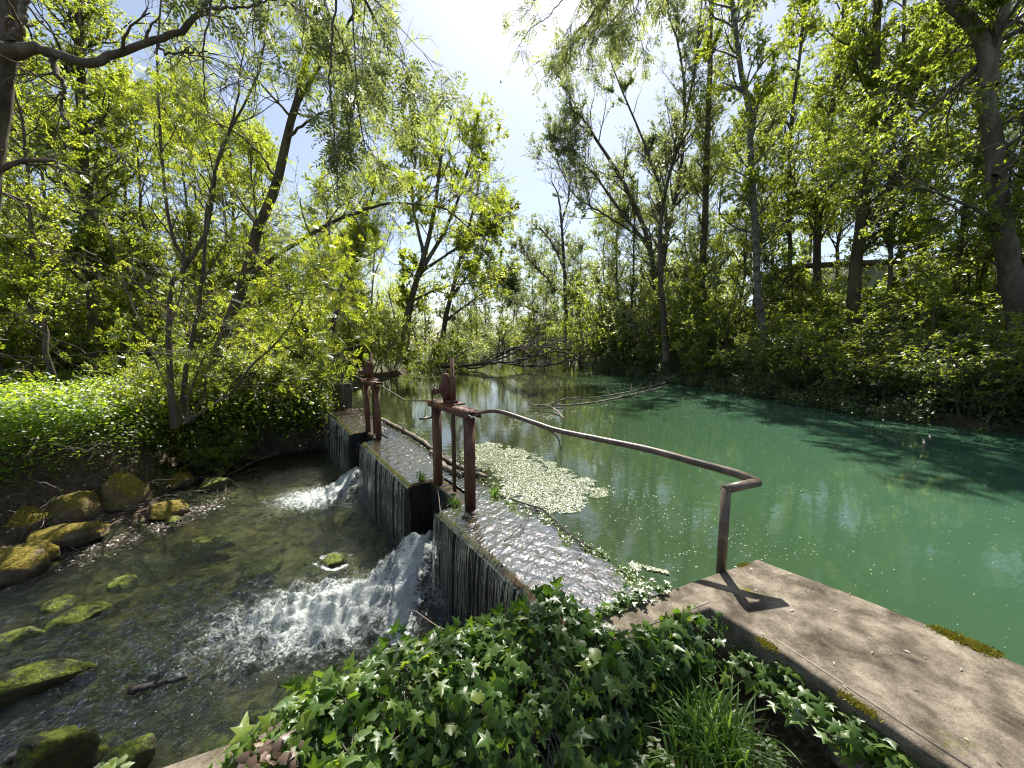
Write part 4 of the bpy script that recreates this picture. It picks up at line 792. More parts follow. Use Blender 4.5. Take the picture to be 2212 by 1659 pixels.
def tree(name, label, trunks, radii, bark, leafm, r_, prim, sec, twig, lv, ls, tmpl=DIA, group=None, extra=None, cat='tree', **kw):
    r = np.random.default_rng(r_); K = 26; P = np.array([smooth_line(t, K) for t in trunks]); P[:, 1:-1] += r.normal(0, .012, (len(trunks), K - 2, 3))
    Rr = np.array([np.linspace(a, b, K) * (1 + .5 * np.exp(-np.linspace(0, 1, K) * 14)) for a, b in radii])
    root = empty(name, tuple(P[0, 0]), label, cat, group); g = G(); tubes(g, P, Rr * r.uniform(.93, 1.07, Rr.shape), 9)
    keep(g.build('trunk', M[bark], smooth=True), root)
    gb, gl = crownparts(P, Rr, r, prim, sec, twig, lv, ls, tmpl, **kw)
    keep(gb.build('branches', M[bark], smooth=True), root); c = gl.build('crown', M[leafm]); keep(c, root); return root
def DP(d, *pts): return [D(p[0], p[1], d if len(p) < 3 else p[2]) for p in pts]

# multi stemmed young ash on the left bank
tree('young_ash', 'slender multi stemmed ash in front on the left bank with forked dark stems', [
    DP(7.5, (378, 925), (368, 820), (365, 700), (372, 620), (398, 575), (372, 500), (352, 380), (345, 250), (340, 100), (352, -80)),
    DP(7.5, (398, 575), (445, 500, 7.4), (470, 350, 7.3), (505, 250, 7.2), (520, 150, 7.1), (560, -60, 7)),
    DP(7.9, (392, 915), (397, 840), (413, 745), (430, 655), (444, 533), (450, 420), (497, 287), (553, 175), (575, 60), (590, -90)),
    DP(7.6, (395, 905), (360, 830), (335, 780), (305, 700), (262, 600), (225, 480)),
    DP(7.3, (405, 912), (450, 880), (500, 848), (546, 788), (595, 743), (630, 694), (654, 648), (668, 590)),
    DP(7.2, (400, 915), (440, 850), (430, 800, 6.8), (330, 760, 6.4), (180, 765, 6), (0, 800, 5.6)),
    DP(7.4, (400, 910), (420, 820), (480, 700, 7), (560, 650, 6.6), (640, 635, 6.3), (740, 632, 6.1))],
    [(.055, .012), (.035, .006), (.05, .008), (.022, .005), (.028, .005), (.018, .004), (.018, .004)], 'bark', 'leaf_bright', 1,
    (85, .2, .97, .7, 2.1, 48, .15, .16, 9, .3), (420, .2, 1, .3, .9, 42, .1, .16, 6, .2), (1500, .2, 1, .12, .4, 40, .0, .15, 4, 0), 2500, .15, PIN)
tree('leaning_ash', 'thick leaning ash trunk of the left bank, with a long arching limb to the right', [
    DP(9.5, (452, 850), (470, 780), (497, 694), (535, 585), (560, 490), (595, 402), (630, 262), (654, 175), (672, 87), (688, -10), (705, -110)),
    DP(9.3, (525, 612), (600, 550, 9), (700, 490, 8.6), (780, 455, 8.2), (850, 438, 8), (960, 452, 7.8), (1030, 510, 7.6)),
    DP(9.2, (645, 215), (700, 130, 9), (760, 40, 8.8), (800, -60, 8.6)), DP(9.3, (620, 300), (690, 245, 9), (770, 240, 8.6), (870, 215, 8.2)),
    DP(9.4, (600, 395), (560, 330), (500, 280), (440, 260))],
    [(.15, .045), (.055, .010), (.05, .012), (.03, .006), (.03, .006)], 'bark_moss', 'leaf_bright', 2,
    (80, .25, .97, .7, 2.2, 50, .1, .17, 9, .3), (460, .2, 1, .3, 1., 42, .02, .16, 6, .2), (1700, .2, 1, .12, .4, 40, -.1, .15, 4, 0), 3000, .17, PIN)
# drooping leafy end of the arching limb is its own young tree further back
tree('slender_tree', 'thin curved leaning tree rising behind the abutment wall', [DP(15, (705, 790), (714, 727), (731, 650), (752, 587), (775, 520), (800, 440), (815, 360))], [(.11, .03)], 'bark', 'leaf_bright', 3,
    (40, .3, 1, .8, 2.2, 50, .2, .15, 7, .2), (240, .2, 1, .4, 1., 42, .1, .16, 6, .2), (900, .2, 1, .15, .5, 40, 0, .15, 4, 0), 4200, .17, PINW)
tree('old_tree', 'gnarled dark limb of an old tree reaching in from the upper left edge', [
    DP(4.3, (-70, 900), (-50, 600), (-25, 330), (4, 157), (16, 60), (26, -60)), DP(4.2, (10, 110), (60, 108), (95, 108), (140, 122), (192, 137), (245, 118, 4.3), (330, 85, 4.4), (375, 70, 4.4), (420, 40, 4.5), (438, 10, 4.5), (460, -30, 4.5)),
    DP(4.2, (112, 118), (120, 150), (140, 200), (132, 230), (150, 275)), DP(4.3, (330, 88), (360, 115), (420, 112), (470, 120)), DP(4.2, (30, 90), (50, 40), (52, -20)), DP(4.4, (430, 30), (470, 20), (540, 15), (600, -10))],
    [(.14, .07), (.055, .018), (.028, .010), (.014, .005), (.04, .02), (.018, .006)], 'bark', 'leaf_bright', 4,
    (26, .25, 1, .3, 1.0, 50, .0, .22, 8, .2), (90, .2, 1, .15, .5, 42, 0, .2, 6, .2), (240, .2, 1, .08, .25, 40, -.1, .15, 4, 0), 260, .10, PIN)
tree('ivy_clad_tree', 'straight mossy trunk standing in the thicket at the left, before the leaning trees', [DP(13, (215, 800), (205, 700), (200, 600), (196, 498), (184, 380), (176, 245), (172, 120), (168, -60))], [(.17, .09)], 'bark_moss', 'leaf_mid', 5,
    (60, .25, 1, .8, 3., 55, .2, .15, 8, .3), (420, .15, 1, .4, 1.3, 42, .05, .16, 6, .2), (1600, .2, 1, .2, .6, 40, 0, .15, 4, 0), 24000, .095)
# overhanging near branches from an ash standing behind the viewer
def hang(name, label, stem, limbs, seed, mat, nf, fs, dangles=(), prim=14, group=None, nd=34):
    r = np.random.default_rng(seed); K = 22; P = np.array([smooth_line(t, K) for t in [stem] + limbs]); Rr = np.array([np.linspace(.17, .09, K)] + [np.linspace(.06, .007, K)] * len(limbs))
    root = empty(name, tuple(stem[0]), label, 'tree', group); g = G(); tubes(g, P[:1], Rr[:1], 10); keep(g.build('trunk', M['bark'], smooth=True), root)
    g = G(); tubes(g, P[1:], Rr[1:], 6); gl = G()
    Q1, q1 = shoots(P[1:], Rr[1:], r, prim, .55, 1, .5 if fs > .15 else .3, 1.4 if fs > .15 else .75, 50, -.25, .12, 9, .4, .006); tubes(g, Q1, q1, 5)
    Q2, q2 = shoots(Q1, q1, r, prim * 4, .2, 1, .25, .7 if fs > .15 else .45, 40, -.25, .12, 6, .5, .004); tubes(g, Q2, q2, 4)
    leaves(gl, Q2, q2, r, nf, fs, PIN, .1, 1, .35, .5); 
    for d_, rad in dangles:
        p = smooth_line(d_, 26); p[1:-1] += r.normal(0, .008, (24, 3)); tubes(g, p, np.linspace(rad, .003, 26)[None], 5)
        Q3, q3 = shoots(p[None], np.full((1, 26), rad), r, 9, .2, 1, .1, .35, 45, .0, .2, 5, .4, .002); tubes(g, Q3, q3, 3); leaves(gl, Q3, q3, r, nd if fs < .15 else 14, fs * .8, PIN, .2, 1, .3, .5)
    keep(g.build('branches', M['bark'], smooth=True), root); keep(gl.build('crown', M[mat]), root); return root
hang('overhanging_ash', 'near ash with feathery leaves and dangling twigs, at the top left of the sky gap', [A_(-4.6, -1.5, 0), A_(-4.5, -1.2, 2.4), A_(-4.2, -.6, 4.6), A_(-3.9, 0, 6.)],
    [[A_(-4.1, -.3, 5.4), A_(-3.2, 2, 6.6), A_(-2.7, 4.0, 6.7), A_(-1.9, 4.9, 6.2), A_(-1.55, 5.2, 5.6)], [A_(-4.1, -.3, 5.4), A_(-3.4, 2.4, 6.2), A_(-3.0, 4.4, 6.5), A_(-2.3, 5.4, 6.0), A_(-2.1, 5.6, 4.7)], [A_(-4.1, -.3, 5.2), A_(-3.9, 2.2, 6.4), A_(-3.3, 4.8, 6.4), A_(-2.2, 6, 6.2)]],
    61, 'leaf_grey', 1150, .20, [(DP(4.1, (735, -60), (727, 0), (713, 140), (720, 280), (728, 380), (737, 455)), .014), (DP(4.3, (760, -60), (758, 0), (769, 175), (762, 240), (755, 290)), .010), (DP(4., (458, -60), (455, 0), (441, 122), (444, 217), (452, 260)), .012),
     (DP(4.4, (560, -60), (548, 60), (556, 150), (549, 250)), .007), (DP(4.2, (640, -60), (655, 60), (640, 150)), .007)], 34)
hang('overhanging_ash', 'near ash with dark drooping sprays hanging in at the top, right of the sky gap', [A_(3.4, -3.2, 0), A_(3.4, -3, 2.4), A_(3.5, -2.2, 4.8), A_(3.6, -1.5, 6.5)],
    [[A_(3.5, -2, 5.4), A_(3.2, 1, 6.4), A_(2.4, 3.4, 6.8), A_(1.7, 4.6, 6.2), A_(1.1, 5, 5.7)], [A_(3.5, -2, 5.4), A_(3.0, 1.4, 6.2), A_(1.9, 3.6, 6.6), A_(1.2, 4.7, 6.1), A_(.8, 5.1, 5.7)]], 62, 'leaf_grey', 900, .13, [(DP(5, (1300, -40), (1290, 30), (1262, 90), (1240, 150)), .008), (DP(5, (1240, -40), (1200, 20), (1150, 60), (1120, 100)), .008), (DP(5, (1350, -40), (1345, 40), (1352, 90)), .006), (DP(5, (1180, -40), (1150, 10), (1128, 40)), .006)], 26)
hang('overhanging_ash', 'near ash standing behind the viewer, its spray just touching the top right edge', [A_(6.2, -4.2, 0), A_(6.2, -4, 2.6), A_(6.0, -3, 5.2), A_(5.8, -2, 7)],
    [[A_(5.9, -2.6, 6), A_(5., .5, 7.2), A_(4., 3., 7.4), A_(3., 4.6, 7.2)], [A_(5.9, -2.6, 6), A_(5.6, .5, 7.4), A_(5.2, 3.2, 7.6), A_(4.6, 5.2, 7.4)], [A_(5.9, -2.6, 6), A_(4.6, .5, 7), A_(2.8, 2.6, 7.2), A_(1.8, 3.4, 7.0)]], 63, 'leaf_grey', 520, .26, [], 20)
# right bank, traced trunks
TALLP = lambda n, a, b: (n, .22, 1, a, b, 50, .3, .13, 9, .35)
tree('birch', 'tall thin pale trunk with dark rings at the water edge of the right bank', [DP(15, (1664, 800), (1656, 768), (1649, 714), (1638, 633), (1633, 498), (1622, 350), (1618, 245), (1600, 150), (1585, 35), (1572, -120))], [(.15, .07)], 'bark_pale', 'leaf_bright', 6,
    (46, .35, 1, .8, 2.6, 50, .2, .14, 8, .3), (300, .2, 1, .4, 1.2, 42, .1, .16, 6, .2), (1200, .2, 1, .2, .6, 40, 0, .15, 4, 0), 20000, .095)
tree('oak', 'massive dark trunk forking near the top at the right edge of the picture', [
    DP(9.6, (2225, 760), (2205, 700), (2190, 620), (2170, 525), (2157, 420), (2148, 320), (2134, 210), (2130, 110), (2090, 40), (2030, -20)), DP(9.6, (2134, 190), (2150, 90), (2172, 10), (2190, -90)), DP(9.4, (2150, 380), (2200, 345), (2260, 330)),
    DP(9.8, (2128, 130), (2060, 190, 9.9), (1980, 260, 10), (1920, 330, 10.2)), DP(9.5, (2160, 480), (2080, 440, 9.3), (2000, 410, 9), (1900, 400, 8.8))],
    [(.24, .11), (.13, .07), (.06, .03), (.07, .015), (.045, .01)], 'bark', 'leaf_mid', 7,
    (60, .2, 1, 1., 3., 55, .0, .15, 9, .2), (420, .15, 1, .5, 1.4, 45, 0, .16, 6, .2), (1700, .2, 1, .2, .6, 40, -.05, .15, 4, 0), 30000, .085, flat=.6)
tree('ivy_clad_tree', 'broad trunk wrapped in ivy in the middle of the right bank', [DP(13.5, (1842, 740), (1845, 640), (1852, 540), (1868, 430), (1880, 320), (1888, 200), (1892, 90), (1900, -60)), DP(13.5, (1885, 330), (1930, 260), (1990, 200), (2040, 120), (2060, 0)), DP(13.3, (1770, 430), (1800, 395), (1840, 358), (1878, 325))],
    [(.19, .11), (.11, .05), (.05, .06)], 'bark_moss', 'leaf_mid', 8,
    (60, .2, 1, .9, 2.8, 55, .1, .15, 8, .2), (480, .1, 1, .4, 1.3, 45, .05, .16, 6, .2), (1900, .1, 1, .2, .6, 40, 0, .15, 4, 0), 34000, .095)

def thin(name, label, d, pts, r0, r1, seed, leafm='leaf_mid', bark='bark', lv=15000, ls=.10, spread=2.2, up=.25, group=None, t0=.25, tmpl=DIA):
    return tree(name, label, [DP(d, *pts)], [(r0, r1)], bark, leafm, seed, (42, t0, 1, spread * .4, spread, 48, up, .14, 8, .25), (280, .15, 1, .4, 1.2, 42, .1, .16, 6, .2), (1200, .2, 1, .2, .6, 40, 0, .15, 4, 0), lv, ls, tmpl, group)
thin('tall_tree', 'upright trunk right of the birch, forking above a yellow leafy gap', 17, [(1763, 760), (1764, 640), (1766, 525), (1772, 430), (1782, 330), (1800, 220), (1815, 120), (1832, -60)], .17, .08, 11, 'leaf_bright')
thin('tall_tree', 'thin trunk halfway between the birch and the forked upright trunk', 18, [(1712, 760), (1708, 600), (1705, 450), (1706, 340), (1712, 240), (1730, 100), (1740, -40)], .10, .05, 12, 'leaf_bright')
thin('tall_tree', 'mossy trunk standing back, left of the birch', 20, [(1512, 760), (1515, 640), (1522, 480), (1528, 300), (1533, 150), (1538, -50)], .19, .1, 13, bark='bark_moss', lv=9000)
thin('tall_tree', 'narrow dark trunk right of the ivy wrapped trunk', 13, [(1918, 760), (1922, 650), (1925, 520), (1921, 400), (1935, 280), (1950, 120), (1955, -60)], .07, .04, 14)
thin('tall_tree', 'thin leaning trunk seen through leaves left of the massive trunk', 16, [(2090, 700), (2100, 600), (2118, 480), (2125, 380), (2110, 250), (2080, 60), (2070, -80)], .08, .05, 15, lv=8000)
thin('tall_tree', 'slim pale trunk near the grey green wall at right', 19, [(1985, 740), (1990, 600), (1998, 450), (2012, 300), (2020, 100), (2024, -80)], .11, .06, 16, bark='bark_pale', lv=8000)
thin('tall_tree', 'wispy tree left of the birch whose bare shoots fan out at the top', 19, [(1440, 780), (1430, 640), (1425, 500), (1445, 380), (1470, 300), (1500, 150), (1520, -40)], .14, .03, 17, 'leaf_grey', lv=6500, spread=3., up=.4)
# the feathery tree that edges the sky gap on the right
tree('feathery_tree', 'tall feathery tree leaning towards the sky gap from the right bank', [DP(23, (1420, 770), (1418, 640), (1400, 520), (1350, 400), (1300, 320), (1255, 250), (1225, 220)), DP(23, (1405, 540), (1330, 440), (1270, 360), (1210, 300)), DP(23.5, (1420, 650), (1440, 480), (1400, 330), (1350, 210), (1310, 110)), DP(23, (1416, 600), (1460, 420), (1480, 260), (1470, 120), (1440, 20)), DP(23, (1400, 520), (1300, 460), (1240, 420), (1200, 340))],
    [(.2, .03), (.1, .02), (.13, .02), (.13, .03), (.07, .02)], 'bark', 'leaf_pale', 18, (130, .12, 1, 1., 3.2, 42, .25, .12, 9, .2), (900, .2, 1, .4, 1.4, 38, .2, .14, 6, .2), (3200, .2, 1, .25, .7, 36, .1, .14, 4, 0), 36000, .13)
tree('bare_tree', 'small leafless dead tree poking above the far right bank beside the sky gap', [DP(38, (1230, 775), (1222, 660), (1218, 560), (1212, 470), (1205, 420), (1190, 390)), DP(38, (1213, 480), (1228, 430), (1232, 385))], [(.22, .04), (.12, .03)], 'darkwood', 'leaf_grey', 19,
    (34, .35, 1, 1.2, 3., 38, .3, .14, 8, .2), (170, .2, 1, .6, 1.6, 38, .15, .16, 6, .2), (380, .2, 1, .3, .8, 36, .1, .14, 4, 0), 60, .15, thin=3)
tree('bare_tree', 'bare twiggy sapling seen against the sky behind the arching limb', [DP(22, (800, 700), (806, 600), (812, 520), (815, 470)), DP(22, (806, 600), (830, 540), (850, 480))], [(.06, .015), (.04, .01)], 'deadwood', 'leaf_grey', 20,
    (34, .3, 1, .8, 2., 34, .4, .14, 8, .2), (170, .2, 1, .5, 1.2, 34, .25, .16, 6, .2), (380, .2, 1, .3, .6, 36, .1, .14, 4, 0), 40, .1, thin=2)
# the round headed tree left of the sky gap
tree('willow', 'full leafy tree with a dark ivy hung trunk at the left of the far water', [DP(24, (872, 765), (878, 700), (888, 650), (904, 590), (925, 520), (940, 440), (955, 330), (975, 250)), DP(24, (900, 600), (960, 500), (1000, 400), (1020, 320), (1015, 260)), DP(24, (905, 590), (980, 540), (1040, 500), (1075, 470)), DP(24, (890, 650), (960, 620), (1030, 610), (1070, 600)), DP(24, (915, 545), (890, 430), (900, 330), (910, 250))],
    [(.26, .05), (.13, .03), (.1, .02), (.08, .02), (.1, .03)], 'bark', 'leaf_mid', 21, (120, .15, 1, .8, 2.4, 45, .1, .13, 8, .2), (600, .15, 1, .4, 1.2, 42, .05, .16, 6, .2), (2600, .15, 1, .25, .7, 40, 0, .15, 4, 0), 46000, .14)
tree('leaning_tree', 'airy tree leaning over the far water from the left bank, behind the round headed one', [DP(33, (952, 770), (962, 690), (985, 600), (1010, 500), (1030, 420), (1040, 350)), DP(33, (975, 640), (1030, 570), (1060, 500), (1080, 440)), DP(33, (965, 690), (1020, 650), (1075, 610), (1095, 600))], [(.25, .05), (.12, .03), (.1, .03)], 'bark', 'leaf_grey', 23,
    (90, .15, 1, 1., 2.8, 45, .1, .14, 8, .2), (500, .15, 1, .5, 1.5, 42, .05, .16, 6, .2), (2000, .15, 1, .3, .8, 40, 0, .15, 4, 0), 22000, .17)
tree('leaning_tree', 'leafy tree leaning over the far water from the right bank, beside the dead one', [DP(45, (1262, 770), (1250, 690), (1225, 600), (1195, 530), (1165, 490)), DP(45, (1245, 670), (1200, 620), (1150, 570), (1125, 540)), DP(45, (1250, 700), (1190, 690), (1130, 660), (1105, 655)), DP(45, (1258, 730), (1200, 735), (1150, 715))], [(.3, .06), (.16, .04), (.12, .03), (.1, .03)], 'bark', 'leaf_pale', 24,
    (110, .15, 1, 1.2, 3.4, 45, .15, .14, 8, .2), (600, .15, 1, .6, 1.8, 42, .05, .16, 6, .2), (2200, .15, 1, .3, .9, 40, 0, .15, 4, 0), 26000, .2)
thin('willow', 'yellow green tree filling in behind the arching limb, beside the round headed one', 18, [(800, 780), (830, 700), (860, 600), (880, 500), (880, 400), (860, 320)], .12, .04, 22, 'leaf_bright', lv=6500, ls=.14, spread=1.8, tmpl=PINW) if False else None

# generic meshes, each copied where the wood needs filling
def proto(name, kind, seed, hgt, leafm, lv, ls, spread, nprim=46, bark='bark'):
    r = np.random.default_rng(seed); K = 18; q = np.linspace(0, 1, K)
    if kind == 'tree':
        P = np.stack([np.cumsum(r.normal(0, .05, K)), np.cumsum(r.normal(0, .05, K)), q * hgt], -1)[None]; P[0] -= P[0, 0]; Rr = np.linspace(.10, .03, K)[None]
        gb, gl = crownparts(P, Rr, r, (nprim, .22, 1, spread * .35, spread, 50, .25, .13, 8, .35), (nprim * 7, .15, 1, .4, 1.5, 42, .1, .16, 6, .2), (nprim * 26, .2, 1, .2, .7, 40, 0, .15, 4, 0), lv, ls)
    else:
        m = 9; an = r.uniform(0, 6.28, m); b = r.normal(0, .25, (m, 2)); ln = r.uniform(.5, 1.1, m) * hgt; lean = r.uniform(.2, .9, m)
        P = np.stack([b[:, :1] + np.cos(an)[:, None] * lean[:, None] * ln[:, None] * q ** 1.3, b[:, 1:] + np.sin(an)[:, None] * lean[:, None] * ln[:, None] * q ** 1.3, ln[:, None] * (q * (1.2 - .2 * lean[:, None]) - .35 * lean[:, None] * q ** 2.4)], -1); Rr = np.tile(np.linspace(.035, .008, K), (m, 1))
        gb, gl = crownparts(P, Rr, r, (nprim, .1, 1, spread * .3, spread, 50, .05, .18, 7, .1), (nprim * 6, .15, 1, .25, .9, 45, 0, .18, 5, .1), (nprim * 22, .2, 1, .15, .45, 42, 0, .15, 4, 0), lv, ls, flat=.5)
    g = G(); tubes(g, P, Rr, 8); return dict(trunk=g.mesh('trunk', M[bark], True), branches=gb.mesh('branches', M[bark], True), crown=gl.mesh('crown', M[leafm]))
PR = {'t0': proto('tree', 'tree', 201, 15, 'leaf_mid', 17000, .105, 3.), 't1': proto('tree', 'tree', 202, 13, 'leaf_mid', 17000, .10, 2.7), 't2': proto('tree', 'tree', 203, 12, 'leaf_bright', 17000, .105, 2.6), 't3': proto('tree', 'tree', 204, 14, 'leaf_grey', 14000, .11, 3.),
      's0': proto('shrub', 'shrub', 211, 2.6, 'leaf_mid', 12000, .085, 1.5), 's1': proto('shrub', 'shrub', 212, 3.4, 'leaf_mid', 14000, .095, 1.8), 's2': proto('shrub', 'shrub', 213, 3.2, 'leaf_bright', 13000, .095, 1.8), 's3': proto('shrub', 'shrub', 214, 2.0, 'leaf_dark', 11000, .075, 1.5), 's4': proto('shrub', 'shrub', 215, 3.2, 'leaf_pale', 13000, .095, 1.7)}
def put(p, name, label, cat, x, y, sc_=1., sz=1., rz=None, group=None, z=None, r=np.random.default_rng(77)):
    rz = r.uniform(0, 6.28) if rz is None else rz; z = float(gz(x, y)) - .1 if z is None else z
    root = empty(name, (x, y, z), label, cat, group); root.rotation_euler = (0, 0, rz); root.scale = (sc_, sc_, sc_ * sz)
    for k in ('trunk', 'branches', 'crown'):
        o = bpy.data.objects.new(k, PR[p][k]); sc.collection.objects.link(o); o.parent = root
    return root
def putpx(p, name, label, cat, px, d, *a, **k): return put(p, name, label, cat, (px - 1106) / F * d * .995, d, *a, **k)
r = np.random.default_rng(300)
# shrubs along the right bank water line, leaning over it
def bankx(y): return np.interp(y, [-5, 5, 8.6, 11, 17.4, 27, 56], [17, 13.5, 10.3, 9.9, 8.8, 6.7, 9.6])
G_ = 'bramble and elder bushes crowding the waterline of the right bank'
for i, y in enumerate([7.4, 8.6, 9.6, 10.8, 12.2, 13.6, 15.2, 17, 19, 21.5, 24]):
    put('s0' if i % 2 else 's3', 'bush', 'dark bush overhanging the waterline along the right bank', 'bush', bankx(y) + .35 + .3 * r.random(), y, r.uniform(.75, 1.0), .8, group=G_)
for i, (x, y, s) in enumerate([(12.8, 8.6, 1.1), (12.4, 10.6, 1.2), (12, 13, 1.1), (11.4, 15.5, 1.2), (10.8, 18.6, 1.2), (14.8, 9.4, 1.2), (14.6, 12.2, 1.2), (13.8, 15, 1.2), (16.8, 11.2, 1.3), (13.2, 18.4, 1.3), (17.5, 14.5, 1.3), (15.5, 7.2, 1.1)]):
    put('s1' if i % 3 else 's0', 'bush', 'dull green bush higher up the slope of the right bank', 'bush', x, y, s, .75, group='bushes on the slope of the right bank')
for i, (px, d, s, p, lab) in enumerate([(1330, 25, 1.5, 's1', 'tall pale leafed bush at the right end of the fallen tree'), (1290, 30, 1.5, 's2', 'yellow green bush behind the right end of the fallen tree'), (1420, 22.5, 1.5, 's4', 'silvery green bush by the water, left of the birch'), (1480, 20, 1.3, 's1', 'rounded green bush by the water under the mossy trunk'), (1560, 18, 1.3, 's1', 'leafy bush directly left of the birch foot'),
    (1375, 27, 1.9, 's4', 'big silvery bush standing above the others by the feathery tree'), (1240, 36, 1.7, 's2', 'far yellow green bush on the right bank beyond the fallen tree'), (1740, 17, 1.3, 's1', 'leafy bush right of the birch foot')]):
    putpx(p, 'bush', lab, 'bush', px, d, s, 1.1)
for i, px in enumerate(range(985, 1260, 28)): putpx('s2' if i % 2 else 's1', 'bush', 'distant bush low on the shore closing the end of the pond', 'bush', px, 67 + 3 * math.sin(i * 2.), 1.5 + .5 * math.sin(i * 3.1), 1.1, group='bushes closing the end of the pond')
for i, (px, d, s, p, lab) in enumerate([(740, 17, 1.0, 's2', 'yellow green bush just beyond the abutment wall'), (800, 19, 1.05, 's2', 'bright bush over the waterweed, right of the curved leaning tree'), (850, 22, .95, 's1', 'bush at the foot of the dark ivy hung trunk'), (670, 17, 1.2, 's2', 'bright bush behind the leaning ash'),
    (920, 26, 1., 's1', 'low green bush at the root end of the fallen tree'), (975, 31, 1.2, 's1', 'green bush on the left bank beyond the fallen tree'), (1020, 42, 1.4, 's4', 'pale bush far off on the left bank'), (600, 15, 1.1, 's1', 'green bush deep behind the young ash'), (530, 13.5, .8, 's0', 'dark bush low behind the leaning ash trunk')]):
    putpx(p, 'bush', lab, 'bush', px, d, s, 1.)
for x, y, s, lab in ((-6.5, 9.75, .5, 'bright bush hanging over the middle of the abutment wall'), (-5.75, 10.75, .42, 'small bright bush over the right part of the abutment wall'), (-7.5, 8.75, .5, 'bright bush hanging over the left end of the abutment wall'), (-7.0, 9.5, .6, 'taller bush behind the abutment wall')):
    put('s2', 'bush', lab, 'bush', x, y, s, .8, z=.42)
# distance: trees closing the end of the pond
for i, (px, d, s, p, lab) in enumerate([(1180, 47, .85, 's1', 0), (1150, 73, 1.35, 't2', 0), (1115, 78, 1.25, 't0', 0), (1085, 75, 1.15, 't2', 0), (1050, 72, 1.1, 't1', 0), (1020, 69, 1.2, 't2', 0), (1195, 70, 1.35, 't1', 0), (1235, 62, 1.3, 't2', 0), (1175, 80, 1.5, 't0', 0), (1180, 53, 1., 't1', 0), (1235, 44, .75, 't1', 0), (1275, 37, .75, 't2', 0), (1030, 52, .62, 't1', 0), (990, 42, .62, 't3', 0), (1250, 35, .85, 't3', 0), (1320, 33, .8, 't1', 0)]):
    if p[0] == 's': putpx(p, 'bush', 'lone far bush at the end of the right bank', 'bush', px, d, 2.)
    else: putpx(p, 'far_tree', 'distant tree closing the view at the end of the pond', 'tree', px, d, s, group='distant trees at the end of the pond')
# trees of the left wood
for i, (px, d, s, p) in enumerate([(60, 15, .95, 't2'), (130, 18, 1, 't3'), (300, 17, 1., 't2'), (260, 21, 1, 't1'), (430, 18, .95, 't2'), (500, 23, 1, 't3'), (570, 17, .85, 't2'), (720, 24, .9, 't2'), (780, 27, .85, 't3'), (-40, 12, .9, 't1'), (20, 22, 1.1, 't2'), (110, 10, .72, 't2'), (690, 30, 1, 't1'), (-300, 9, .9, 't1'), (-700, 8, 1, 't2'), (340, 14.5, .85, 't2'), (450, 25, 1.25, 't2'), (590, 27, 1.2, 't2'), (200, 25, 1.25, 't1'), (80, 27, 1.3, 't2'), (520, 19, 1, 't1')]):
    putpx(p, 'woodland_tree', 'slim leafy tree of the sunny wood on the left bank', 'tree', px, d, s, group='trees of the sunny wood on the left bank')
for i, (px, d, s, p) in enumerate([(60, 14, 1.3, 's2'), (170, 15, 1.2, 's2'), (270, 15, 1.2, 's1'), (370, 15, 1.2, 's2'), (460, 16, 1.2, 's2'), (-50, 11, 1.1, 's1'), (90, 19, 1.6, 's2'), (240, 20, 1.6, 's2'), (400, 20, 1.6, 's2'), (540, 20, 1.6, 's2'), (650, 24, 1.7, 's2'), (30, 24, 2, 's2')]):
    putpx(p, 'bush', 'leafy bush in the undergrowth of the left wood', 'bush', px, d, s, group='bushes in the undergrowth of the left wood')
# trees of the right wood
for i, (px, d, s, p) in enumerate([(1590, 22, 1, 't2'), (1660, 24, 1.05, 't2'), (1800, 21, 1, 't1'), (1970, 15, .85, 't2'), (2055, 13, .85, 't3'), (2280, 12, .9, 't1'), (1730, 28, 1.1, 't2'), (1470, 27, .95, 't2'), (1540, 30, 1.05, 't2'), (1620, 17.5, .8, 't3'), (2350, 10, .9, 't0'), (2150, 11.5, .72, 't1'), (1410, 30, 1.05, 't3'), (1330, 27, .95, 't3'), (1300, 33, 1.0, 't2'), (1365, 24, .9, 't1'), (1500, 24, 1.05, 't3'), (2700, 9, 1, 't0')]):
    putpx(p, 'woodland_tree', 'slender green tree of the wood on the right bank', 'tree', px, d, s, group='trees of the wood on the right bank')
# wood beyond, one mass on each side
def mass(name, label, pts, seed, hgt, leafm, n, ls):
    r = np.random.default_rng(seed); g = G(); m = len(pts); h = hgt * r.uniform(.75, 1.15, m); P = np.array([[(x, y, -.2 + .5), (x + r.normal(0, .4), y, .5 * q), (x + r.normal(0, .8), y, q)] for (x, y), q in zip(pts, h)]); P = np.array([smooth_line(p, 10) for p in P]); gb = G(); tubes(gb, P, np.linspace(.16, .05, 10)[None].repeat(m, 0), 5)
    Q, q = shoots(P, np.full((m, 10), .1), r, m * 22, .1, 1, .8, 3., 50, .2, .15, 6, .4, .02); tubes(gb, Q, q, 3); b, T, _, i, t = along(Q, q, r, n, .1, 1); b = b + r.normal(0, .45, (n, 3))
    stamp(g, *DIA, b, rv(n, r), nrm(rv(n, r) * .6 + A_(0, 0, .4)), ls * r.uniform(.6, 1.4, n), r.uniform(0, 1, n)); o = tag(g.build(name, M[leafm]), label, 'woodland', kind='stuff'); s = gb.build('stems', M['bark']); s.parent = o
pl = [(x, y) for x, y in zip(r.uniform(-46, -10, 70), r.uniform(20, 50, 70)) if x / y > -1.7 and (x < -12)]
mass('woodland', 'depth of the sunny wood far back on the left', pl, 401, 8, 'leaf_bright', 70000, .22)
pl = [(x, y) for x, y in zip(r.uniform(13, 52, 90), r.uniform(20, 50, 90)) if x > 13 and x / y < .6]
mass('woodland', 'depth of the green wood far back on the right', pl, 402, 9, 'leaf_mid', 70000, .22)
